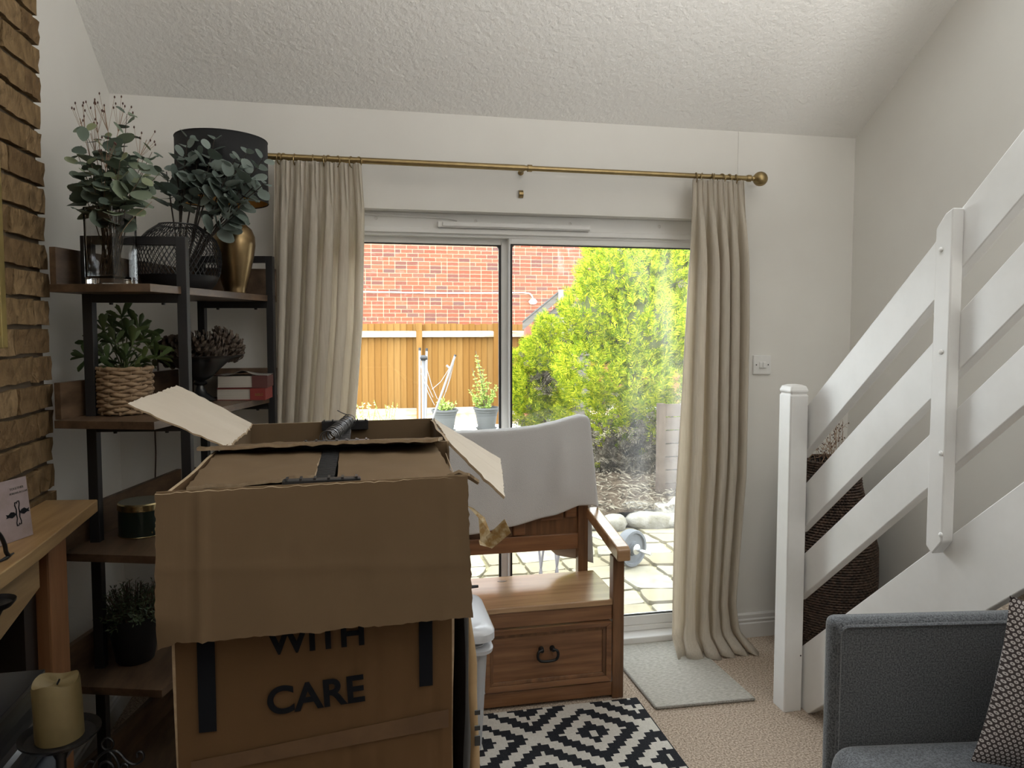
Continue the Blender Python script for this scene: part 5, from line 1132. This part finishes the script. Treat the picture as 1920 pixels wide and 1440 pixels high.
o = bpy.data.objects.new('cushion', me); COL.objects.link(o); o.matrix_world = Matrix.Translation(c) @ Matrix((xv, yv, nrmv)).transposed().to_4x4()
tag(o, 'scatter cushion with small pale hexagons leaning in the corner of the grey sofa', 'cushion')

# unseen uplighter, added to brighten the room beyond its daylight
t = thing('added_uplighter', 'unseen black uplighter added beside the grey sofa to brighten the room', 'lamp', (UX, UY, 0))
MB().lathe([(0.0001, 0), (0.14, 0), (0.14, 0.015), (0.02, 0.03), (0.0001, 0.03)], (UX, UY, 0), 32).build('lamp_base', BLACKM, t, smooth=40)
MB().tube([(UX, UY, 0.02), (UX, UY, 1.70)], 0.013, 12).build('lamp_pole', BLACKM, t, smooth=60)
MB().lathe([(0.0001, 1.68), (0.05, 1.69), (0.13, 1.76), (0.17, 1.85), (0.166, 1.85), (0.125, 1.765), (0.04, 1.70), (0.0001, 1.70)], (UX, UY, 0), 36).build('lamp_bowl', BLACKM, t, smooth=60)

# ================================================================ GARDEN
GZ = -0.10
pt_ = struct(thing('patio', None, None, (1.2, 6.5, GZ)))
MB().box(-5, 8, 3.265, 10.9, GZ-0.2, GZ-0.022).build('patio_bed', mat('mossy_joint', (0.14, 0.125, 0.06), 0.95, col2=(0.20, 0.18, 0.11), scale=18, bump=0.5, bscale=30), pt_)
rn = random.Random(5)
def paving(x0, x1, y0, y1, s):
    nx, ny = int((x1-x0)/s), int((y1-y0)/(s*0.8))
    g = {}
    for i in range(nx+1):
        for j in range(ny+1): g[i, j] = (x0+i*s+rn.uniform(-0.2, 0.2)*s, y0+j*s*0.8+rn.uniform(-0.2, 0.2)*s*0.8)
    for i in range(nx):
        for j in range(ny):
            q = [g[i, j], g[i+1, j], g[i+1, j+1], g[i, j+1]]; cx_ = sum(a for a, _ in q)/4; cy_ = sum(b for _, b in q)/4
            sh = [(cx_+(a-cx_)*(1-0.016/s*1.6), cy_+(b-cy_)*(1-0.016/s*1.6)) for a, b in q]
            o = []
            for k in range(4):
                a, b = V(sh[k]), V(sh[(k+1) % 4]); o += [a.lerp(b, 0.08), a.lerp(b, 0.5)+V((rn.uniform(-1, 1), rn.uniform(-1, 1)))*0.010, a.lerp(b, 0.92)]
            h = rn.uniform(-0.006, 0.004); MB().prism([(p.x, p.y) for p in o], GZ-0.03, GZ+h).build('paving_stone', STONE, pt_)
paving(-0.6, 2.6, 3.28, 5.3, 0.27)
paving(-1.2, 3.6, 5.6, 10.8, 0.62)

# neighbouring house wall, every brick its own
hs = thing('neighbour_house', 'red brick gable wall of the house behind the orange fence', 'house', (3, 13.85, GZ))
HY = 13.85
MB().box(-4, 11, HY+0.012, HY+0.3, GZ, 5.2).build('mortar_wall', MORX, hs)
bme = MB().box(-0.102, 0.102, 0, 0.05, -0.0295, 0.0295).mesh('brick'); bme.materials.append(BRX)
bmh = MB().box(-0.0465, 0.0465, 0, 0.05, -0.0295, 0.0295).mesh('brick'); bmh.materials.append(BRX)
stf = MB(); cnt = 0
for r_ in range(0, 62):
    z = 0.4+r_*0.0755
    if z > 5.1: break
    x = -3.9+(0.11 if r_ % 2 else 0); c_ = 0
    while x < 10.8:
        hd = rn.random() < 0.12; L = 0.11 if hd else 0.22
        if 1.47 < z < 3.12 and 0.9 < x < 4.1 and cnt < 300: place('brick', bmh if hd else bme, hs, (x+L/2, HY+rn.uniform(-0.003, 0.003), z), Euler((0, 0, 0))); cnt += 1
        elif z > 1.2: stf.box(x+0.008, x+L-0.008, HY+rn.uniform(-0.003, 0.003), HY+0.05, z-0.0295, z+0.0295)
        x += L
o = stf.build('brickwork', BRX, hs); o['kind'] = 'stuff'
# cable and bracket fixed to that wall
t = thing('wall_cable', 'white cable running along the brick house wall to a light fitting', 'cable', (2, HY-0.02, 2.13))
MB().tube(curve_pts([ay(u, v, HY-0.02) for u, v in ((560, 547), (690, 547), (800, 549), (940, 549), (985, 549), (996, 553), (1000, 562))], 4), 0.011, 6).build('cable_run', WHITE, t, smooth=60)
p = ay(998, 565, HY-0.02); MB().lathe([(0.0001, -0.06), (0.06, -0.05), (0.085, -0.01), (0.05, 0.04), (0.02, 0.05), (0.0001, 0.05)], p-V((0, 0.06, 0)), 14).build('light_fitting', WHITE, t, smooth=50)

# fence
FY = 11.35; ftop = 1.51
t = thing('garden_fence', 'orange stained close board fence with pale rails across the garden', 'fence', (1.2, FY, GZ))
x = -2.6
fb_ = [MB().hexa([(0, 0.02, 0), (w_, 0.006, 0), (w_, 0.018, 0), (0, 0.03, 0), (0, 0.02, h_), (w_, 0.006, h_), (w_, 0.018, h_), (0, 0.03, h_)]).mesh('fence_board') for w_, h_ in ((0.112, 1.375), (0.112, 1.368), (0.112, 1.38))]
for me in fb_: me.materials.append(FENW)
while x < 5.3: place('fence_board', rn.choice(fb_), t, (x, FY, 0.13+U(-0.004, 0.004)), Euler((0, 0, U(-0.02, 0.02)))); x += 0.0985
for xp in (-1.60, -0.37, 0.86, 2.085, 3.31, 4.55):
    MB().box(xp-0.045, xp+0.045, FY-0.085, FY+0.005, GZ, ftop+0.005).build('fence_post', FENW, t, bevel=0.004)
for xa, xb in ((-1.60, -0.37), (-0.37, 0.86), (0.86, 2.085), (2.085, 3.31), (3.31, 4.55)):
    for zc in (1.345, 0.135):
        MB().extr([(xa+0.045, FY-0.07, zc-0.045), (xa+0.045, FY-0.005, zc-0.05), (xa+0.045, FY-0.005, zc+0.05), (xa+0.045, FY-0.07, zc+0.035)], (xb-xa-0.09, 0, 0)).build('fence_rail', RAILW, t)
    MB().box(xa+0.045, xb-0.045, FY-0.03, FY+0.0, GZ, 0.105).build('gravel_board', mat('stained_gravel_board', (0.48, 0.33, 0.18), 0.85, col2=(0.64, 0.55, 0.42), scale=9), t)
t = thing('red_post', 'dark red painted post at the end of the orange fence', 'post', (2.55, 11.1, GZ))
MB().box(2.50, 2.62, 11.05, 11.15, GZ, 1.52).build('timber', mat('red_stain', (0.36, 0.10, 0.07), 0.8), t, bevel=0.01)
for xx in (2.63, 2.72): MB().box(xx, xx+0.085, 11.09, 11.11, GZ, 1.50).build('board', MATS['red_stain'], t)

# shed
t = thing('garden_shed', 'grey timber shed with pitched roof half hidden by the conifers', 'shed', (ay(1052, 566, 9.7).x, 9.7, GZ)); t.rotation_euler = (0, 0, radians(-17))
SY = 9.7
ap = ay(1052, 563, SY); ev = ay(990, 612, SY); w_ = ap.x-ev.x
rx = ap.x+w_
n_ = 14
for k in range(n_):
    z0 = GZ+k*0.145; z1 = z0+0.15
    if z0 > ap.z-0.02: break
    def xl(z): return ev.x+0.06 if z < ev.z else ev.x+0.06+(z-ev.z)/(ap.z-ev.z)*w_
    def xr(z): return rx-0.06 if z < ev.z else rx-0.06-(z-ev.z)/(ap.z-ev.z)*w_
    z1 = min(z1, ap.z-0.005)
    MB().hexa([(xl(z0), SY-0.018, z0), (xr(z0), SY-0.018, z0), (xr(z0), SY+0.02, z0), (xl(z0), SY+0.02, z0), (xl(z1), SY-0.002, z1), (xr(z1), SY-0.002, z1), (xr(z1), SY+0.02, z1), (xl(z1), SY+0.02, z1)]).build('plank', GREYW, t)
for a, b in (((ev.x-0.06, ev.z-0.055), (ap.x, ap.z+0.02)), ((ap.x, ap.z+0.02), (rx+0.06, ev.z-0.055))):
    MB().hexa([(a[0], SY-0.09, a[1]), (b[0], SY-0.09, b[1]), (b[0], SY-0.06, b[1]), (a[0], SY-0.06, a[1]), (a[0], SY-0.09, a[1]+0.11), (b[0], SY-0.09, b[1]+0.11), (b[0], SY-0.06, b[1]+0.11), (a[0], SY-0.06, a[1]+0.11)]).build('barge_board', GREYW, t)
    MB().hexa([(a[0], SY-0.10, a[1]+0.11), (b[0], SY-0.10, b[1]+0.11), (b[0], SY+1.1, b[1]+0.11), (a[0], SY+1.1, a[1]+0.11), (a[0], SY-0.10, a[1]+0.13), (b[0], SY-0.10, b[1]+0.13), (b[0], SY+1.1, b[1]+0.13), (a[0], SY+1.1, a[1]+0.13)]).build('roof_slope', mat('grey_roof_felt', (0.10, 0.10, 0.10), 0.9, spec=0.1), t)
MB().box(ap.x-0.035, ap.x+0.035, SY-0.11, SY-0.085, ap.z-0.05, ap.z+0.14).build('finial_block', RAILW, t)
MB().box(ap.x-0.01, ap.x+0.05, SY-0.03, SY-0.018, GZ, ap.z-0.12).build('door_edge', RAILW, t)

# planters
def planter(c, r, h, lab):
    t = thing('planter', lab, 'planter', c)
    MB().lathe([(0.0001, 0), (r*0.62, 0), (r*0.64, 0.01), (r*0.80, h*0.62), (r*0.86, h*0.78), (r*0.90, h*0.80), (r*0.90, h*0.84), (r*0.93, h*0.90), (r, h*0.92), (r*1.0, h), (r*0.9, h), (r*0.86, h*0.86), (0.0001, h*0.84)], c, 36).build('pot_wall', POTG, t, smooth=35)
    MB().lathe([(r*0.7, 0.0), (r*0.85, 0.03), (r*0.82, 0.032), (0.0001, 0.01)], c, 30).build('saucer', POTG, t)
    return t
pa = az(834, 803, GZ); pb = az(906, 800, GZ); pb = V((pb.x, 10.75, GZ)); pa = V((ay(834, 800, 10.6).x, 10.6, GZ))
planter(pa, 0.20, 0.34, 'grey planter with low green plant, left of the pair by the fence'); planter(pb, 0.20, 0.34, 'grey planter with tall wispy shrub, right of the pair by the fence')
YG = mat('fresh_green_leaf', (0.30, 0.42, 0.09), 0.6, rnd=[(0, (0.20, 0.31, 0.06)), (0.6, (0.34, 0.46, 0.10)), (1, (0.50, 0.58, 0.14))], transl=0.3)
def leafy(mb, st, b0, e, n, ll, sp):
    P = curve_pts([b0, b0.lerp(e, 0.5)+V((U(-1, 1), U(-1, 1), 0))*0.03, e], 6); st.tube(P, 0.004, 4)
    for k in range(n):
        f = U(0.25, 1); i = min(len(P)-2, int(f*(len(P)-1))); p = P[i]; d = V((U(-1, 1), U(-1, 1), U(-0.2, 0.9))).normalized(); q = p+d*ll*U(0.6, 1.2)+V((U(-1, 1), U(-1, 1), U(-1, 1)))*sp; w_ = d.orthogonal().normalized()*ll*0.22; mdl = p.lerp(q, 0.6)
        mb.add([p if sp == 0 else q-d*ll, mdl+w_, q, mdl-w_], [(0, 1, 2, 3)])
t = thing('low_plant', 'low bright green plant in the left grey planter', 'plant', pa+V((0, 0, 0.28))); lf, st = MB(), MB()
for k in range(16): leafy(lf, st, pa+V((U(-0.08, 0.08), U(-0.08, 0.08), 0.28)), pa+V((U(-0.18, 0.18), U(-0.18, 0.1), U(0.38, 0.52))), 12, 0.07, 0)
lf.build('leaves', YG, t)['kind'] = 'stuff'; st.build('stems', STEM, t)
t = thing('wispy_shrub', 'tall wispy green shrub growing in the right grey planter', 'shrub', pb+V((0, 0, 0.28))); lf, st = MB(), MB()
for u, v in ((892, 658), (897, 680), (885, 690), (905, 700), (915, 715), (890, 720), (880, 730), (900, 740), (925, 730), (932, 722), (918, 745), (888, 750), (905, 690), (912, 752), (896, 670), (928, 740), (884, 745)):
    leafy(lf, st, pb+V((U(-0.05, 0.05), U(-0.05, 0.05), 0.28)), ay(u, v, pb.y+U(-0.12, 0.12)), 46, 0.05, 0.012)
lf.build('leaves', YG, t)['kind'] = 'stuff'; st.build('stems', STEM, t)
t = thing('tall_weeds', 'pale wispy weeds at the foot of the fence beside the left curtain', 'weeds', az(690, 800, GZ)); lf, st = MB(), MB()
for k in range(40):
    b0 = V((U(-0.3, 0.45), 10.7+U(-0.2, 0.2), GZ)); leafy(lf, st, b0, b0+V((U(-0.15, 0.15), U(-0.1, 0.1), U(0.15, 0.50))), 14, 0.05, 0.01)
lf.build('leaves', mat('dry_weed', (0.50, 0.52, 0.22), 0.8, rnd=[(0, (0.40, 0.45, 0.16)), (1, (0.66, 0.62, 0.36))], transl=0.3), t)['kind'] = 'stuff'; st.build('stems', YG, t)

# folded rotary clothes line
RYY = 9.3
def rp(u, v, dy=0.0): return ay(u, v, RYY+dy)
t = thing('rotary_clothes_line', 'folded white rotary clothes line leaning open by the fence', 'clothes line', rp(793, 830))
POLE = mat('white_pole', (0.26, 0.26, 0.275), 0.5, spec=0.2)
b0 = rp(794, 672); MB().tube([V((b0.x, RYY, GZ)), b0], 0.026, 14).build('centre_pole', POLE, t, smooth=60)
for (u0, v0), (u1, v1), dy in (((787, 652), (787, 800), -0.06), ((800, 653), (798, 800), -0.05), ((854, 665), (822, 755), -0.1)):
    a, b = rp(u0, v0, dy), rp(u1, v1, dy); ar = MB().tube([a+(b-a)*0.03, b], 0.015, 10).build('arm', POLE, t, smooth=60)
    MB().tube([a, a+(b-a)*0.035], 0.016, 10).build('arm_cap', GASK, ar)
MB().tube([rp(822, 755, -0.1), rp(806, 800, -0.03)], 0.016, 10).build('arm', POLE, t, smooth=60)
MB().tube([rp(837, 685, -0.1), rp(844, 691, -0.1)], 0.014, 8).build('strut', POLE, t, smooth=60)
MB().tube([rp(786, 671, -0.04), rp(801, 671, -0.04)], 0.035, 12).build('hub', GASK, t, smooth=50)
ln = MB()
for a, b in (((787, 680), (812, 745)), ((800, 690), (820, 748)), ((843, 690), (810, 730)), ((850, 676), (832, 745)), ((790, 700), (815, 760)), ((853, 670), (836, 735))): ln.tube([rp(*a, -0.08), rp(*a, -0.08).lerp(rp(*b, -0.08), 0.5)+V((0, 0, -0.04)), rp(*b, -0.08)], 0.0035, 4)
ln.build('washing_line', mat('grey_line', (0.35, 0.35, 0.37), 0.6), t)

# conifers
def spray_add(mb, p, d, up, L, rnd):
    d = d.normalized(); x = d.cross(up); x = x.normalized() if x.length > 1e-4 else d.orthogonal().normalized(); n = x.cross(d)
    mb.add([p-x*L*0.03, p+x*L*0.03, p+d*L], [(0, 1, 2)])
    for k in range(4):
        f = 0.12+0.19*k; q = p+d*L*f; l = L*(0.52-0.09*k)
        for s_ in (1, -1):
            e = q+(d*0.75+x*s_*0.75+n*rnd.uniform(-0.25, 0.35)).normalized()*l; w_ = (e-q).cross(n).normalized()*l*0.13; mdl = q.lerp(e, 0.5)
            mb.add([q, mdl+w_, e, mdl-w_], [(0, 1, 2, 3)])
def blobs_tree(name, label, base, blobs, n, L, dead_fn, seed, trunk_top, core=True):
    rnd = random.Random(seed); t = thing(name, label, 'tree', base); g, d_ = MB(), MB()
    tot = sum(b[1]*b[2] for b in blobs)
    for c, rx_, rz_ in blobs:
        for k in range(int(n*rx_*rz_/tot)):
            a = rnd.uniform(0, 2*pi); s_ = rnd.uniform(-1, 1); q = sqrt(1-s_*s_); o = V((q*cos(a), q*sin(a), s_))
            if o.y > 0.55: continue
            r_ = rnd.uniform(0.80, 1.04)+0.10*noise.noise(V((o.x*3, o.y*3, o.z*3))+V(c)*3); p = V(c)+V((o.x*rx_, o.y*rx_, o.z*rz_))*r_
            if p.z < GZ+0.02: continue
            dd_ = (V((o.x, o.y*0.8, o.z*0.5+0.75))+V((rnd.uniform(-1, 1), rnd.uniform(-1, 1), rnd.uniform(-1, 1)))*0.45)
            dead = dead_fn(p, rnd)
            spray_add(d_ if dead else g, p, dd_+(V((0, 0, -0.7)) if dead else V((0, 0, 0))), o+V((0, -0.2, 0.3)), L*rnd.uniform(0.7, 1.25), rnd)
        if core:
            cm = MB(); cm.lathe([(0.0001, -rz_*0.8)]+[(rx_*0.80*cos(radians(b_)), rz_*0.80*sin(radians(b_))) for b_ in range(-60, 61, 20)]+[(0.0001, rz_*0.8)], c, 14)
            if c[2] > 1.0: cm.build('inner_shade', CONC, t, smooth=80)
    g.build('foliage', CONI, t)['kind'] = 'stuff'
    if d_.v: d_.build('dead_foliage', CONB, t)['kind'] = 'stuff'
    MB().tube([V(base), V(base)+V((0.03, 0, trunk_top*0.5)), V(base)+V((0.0, 0, trunk_top))], [0.07, 0.06, 0.03], 8).build('trunk', STEM, t)
    return t
TY = 6.9
def tb(u, v, ru, rv, dy=0.0): p = ay(u, v, TY+dy); k = (p-EYE).dot(FW)/F; return (p, ru*k, rv*k)
big = [tb(1165, 530, 75, 70), tb(1225, 520, 75, 75, 0.15), tb(1125, 600, 68, 75), tb(1195, 620, 85, 85, -0.1), tb(1262, 610, 65, 90, 0.1), tb(1110, 700, 62, 70, -0.05), tb(1180, 720, 70, 75, -0.15), tb(1245, 720, 55, 80, 0.1), tb(1155, 790, 50, 45, -0.1), tb(1215, 800, 55, 60, 0.0), tb(1300, 560, 60, 110, 0.2), tb(1150, 480, 50, 40, 0.2), tb(1230, 455, 70, 50, 0.2), tb(1160, 850, 55, 60, 0.15), tb(1225, 870, 45, 60, 0.2)]
zdead = ay(1160, 800, TY).z
def dead_big(p, r_):
    q = p.z-zdead; k = 1/(1+math.exp(q/0.07)); k = max(k, 0.9 if noise.noise(p*2.6+V((3, 1, 7))) > 0.60 else 0.02); return r_.random() < k
bb = V((ay(1175, 900, TY).x, TY, GZ)); big += [tb(1140, 850, 50, 60, -0.05), tb(1190, 880, 60, 60, -0.1), tb(1235, 850, 45, 70, -0.1)]
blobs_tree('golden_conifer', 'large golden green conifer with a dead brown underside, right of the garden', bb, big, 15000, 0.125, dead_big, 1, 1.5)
TY = 8.6
sm = [tb(1026, 640, 22, 45), tb(1020, 680, 42, 50), tb(1000, 730, 42, 50), tb(1040, 735, 45, 50, 0.1), tb(985, 760, 32, 45, -0.05), tb(1020, 775, 45, 40, 0.05), tb(972, 700, 18, 38, 0.05)]
pd = ay(1012, 715, TY)
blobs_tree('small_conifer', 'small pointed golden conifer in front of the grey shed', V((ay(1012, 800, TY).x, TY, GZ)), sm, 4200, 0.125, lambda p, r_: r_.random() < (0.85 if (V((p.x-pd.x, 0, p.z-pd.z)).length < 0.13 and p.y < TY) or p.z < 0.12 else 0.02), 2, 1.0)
# bed of mulch, rockery stones, slatted side fence
struct(MB().sheet(30, 20, lambda u, v: V((lerp(1.15, 4.6, u), lerp(5.25, 8.4, v), GZ+0.10+0.10*v+0.03*noise.noise(V((u*14, v*9, 0)))-0.14*(1-min(1, u*8))))).build('ground_bed', SOIL, None, smooth=60))
lit = MB()
for k in range(1500):
    x = U(1.25, 3.2); y = 5.25+1.3*R()**1.4; a = U(0, pi); L = U(0.02, 0.06); h = GZ+0.115+0.10*(y-5.25)/3.15+U(0, 0.03)
    lit.add([(x-L*cos(a), y-L*sin(a), h), (x+0.2*L*sin(a), y-0.2*L*cos(a), h+0.01), (x+L*cos(a), y+L*sin(a), h+U(-0.01, 0.02)), (x-0.2*L*sin(a), y+0.2*L*cos(a), h+0.005)], [(0, 1, 2, 3)])
tag(lit.build('leaf_litter', CONB, None, loc=(2, 6, GZ)), 'dry leaf litter and twigs scattered under the large conifer', 'leaf litter', None, 'stuff')
def rock(sx_, sy_, sz_, sd):
    b = bmesh.new(); bmesh.ops.create_icosphere(b, subdivisions=3, radius=1.0)
    for v in b.verts:
        p = v.co.copy(); p = p*(1+0.22*noise.noise(p*1.6+V((sd*7.1, 0, 0)))+0.08*noise.noise(p*5+V((0, sd, 0)))); p.x = math.copysign(abs(p.x)**0.8, p.x); p.z = math.copysign(abs(p.z)**0.75, p.z); v.co = V((p.x*sx_, p.y*sy_, p.z*sz_))
    me = bpy.data.meshes.new('rockery_stone'); b.to_mesh(me); b.free()
    for p in me.polygons: p.use_smooth = True
    me.materials.append(ROCK); return me
for u, v, dy, s_, lab in ((1150, 1012, 0.0, (0.10, 0.09, 0.07), 'small pale rockery stone just left behind the barbell plate'), (1196, 975, 0.30, (0.20, 0.12, 0.075), 'long flat pale rockery stone above the barbell plate'), (1243, 968, 0.15, (0.17, 0.12, 0.09), 'chunky pale rockery stone beside the right curtain'), (1215, 1000, 0.02, (0.19, 0.10, 0.07), 'lower weathered rockery stone right of the barbell plate'), (1290, 985, 0.1, (0.2, 0.12, 0.12), 'rockery stone mostly behind the right curtain'), (1258, 1006, 0.0, (0.15, 0.09, 0.06), 'low mossy rockery stone at the curtain edge'), (1118, 1020, 0.05, (0.12, 0.10, 0.05), 'white topped rockery stone seen past the bench arm')):
    p = ay(u, v, 5.2+dy); tag(place('rockery_stone', rock(*s_, u), None, (p.x, 5.2+dy, max(p.z, GZ+s_[2]*0.6)), Euler((0, 0, U(-0.3, 0.3)))), lab, 'rock', None)
t = thing('slatted_fence', 'dark brown slatted side fence seen beside the right curtain edge', 'fence', (2.3, 5.75, GZ))
DB = mat('brown_slat', (0.055, 0.042, 0.034), 0.85, col2=(0.09, 0.072, 0.058), scale=8, spec=0.06)
p0_ = V((ay(1238, 900, 5.75).x, 5.75, 0)); p1_ = p0_+V((1.4, 0.1, 0))
MB().box(p0_.x-0.03, p0_.x+0.03, 5.72, 5.78, GZ, 0.80).build('post', DB, t)
for k in range(7):
    z = 0.0+k*0.115; MB().bar((p0_.x, p0_.y, z+0.05), (p1_.x, p1_.y, z+0.05), 0.02, 0.105).build('slat', DB, t)

# barbell lying on the patio
bcen = ay(1183, 1027, 4.35); pr_ = bcen.z-GZ-0.002
axd = V((0.46, -0.89, 0.0)).normalized()
t = thing('barbell', 'barbell with a round grey weight plate lying on the patio stones', 'barbell', (bcen.x, 4.35, GZ))
RUB = mat('grey_rubber', (0.085, 0.09, 0.098), 0.6, spec=0.2)
rlathe('weight_plate', [(0.0001, -0.03), (pr_*0.35, -0.03), (pr_*0.4, -0.02), (pr_*0.78, -0.018), (pr_*0.84, -0.032), (pr_*0.97, -0.032), (pr_, -0.022), (pr_, 0.022), (pr_*0.97, 0.032), (pr_*0.84, 0.032), (pr_*0.78, 0.018), (pr_*0.4, 0.02), (pr_*0.35, 0.03), (0.0001, 0.03)], bcen, axd, RUB, t, 48)
rlathe('collar', [(0.0001, 0.02), (0.034, 0.02), (0.034, 0.05), (0.02, 0.056), (0.0001, 0.056)], bcen, axd, CHROME, t)
MB().tube([bcen-axd*0.85, bcen+axd*0.17], 0.0125, 12).build('bar', CHROME, t, smooth=50)
rlathe('weight_plate', [(0.0001, -0.03), (pr_*0.97, -0.032), (pr_, -0.022), (pr_, 0.022), (pr_*0.97, 0.032), (0.0001, 0.03)], bcen-axd*0.70, axd, RUB, t, 48)
# wire clothes airer standing outside, seen through the gap under the bench back
t = thing('clothes_airer', 'thin wire clothes airer standing outside behind the bench', 'clothes airer', (0.9, 3.7, GZ))
AW = mat('airer_wire', (0.16, 0.15, 0.16), 0.5, spec=0.1)
m = MB()
for y, z in ((3.62, 0.40), (3.72, 0.37), (3.82, 0.40)): m.tube([(0.35, y, z), (1.02, y, z)], 0.004, 6)
m.build('rails', AW, t)
for x in (0.35, 0.93, 1.02):
    MB().tube([(x, 3.60, GZ), (x, 3.84, 0.40)], 0.007, 8).build('leg', AW, t); MB().tube([(x, 3.84, GZ), (x, 3.60, 0.40)], 0.007, 8).build('leg', AW, t)
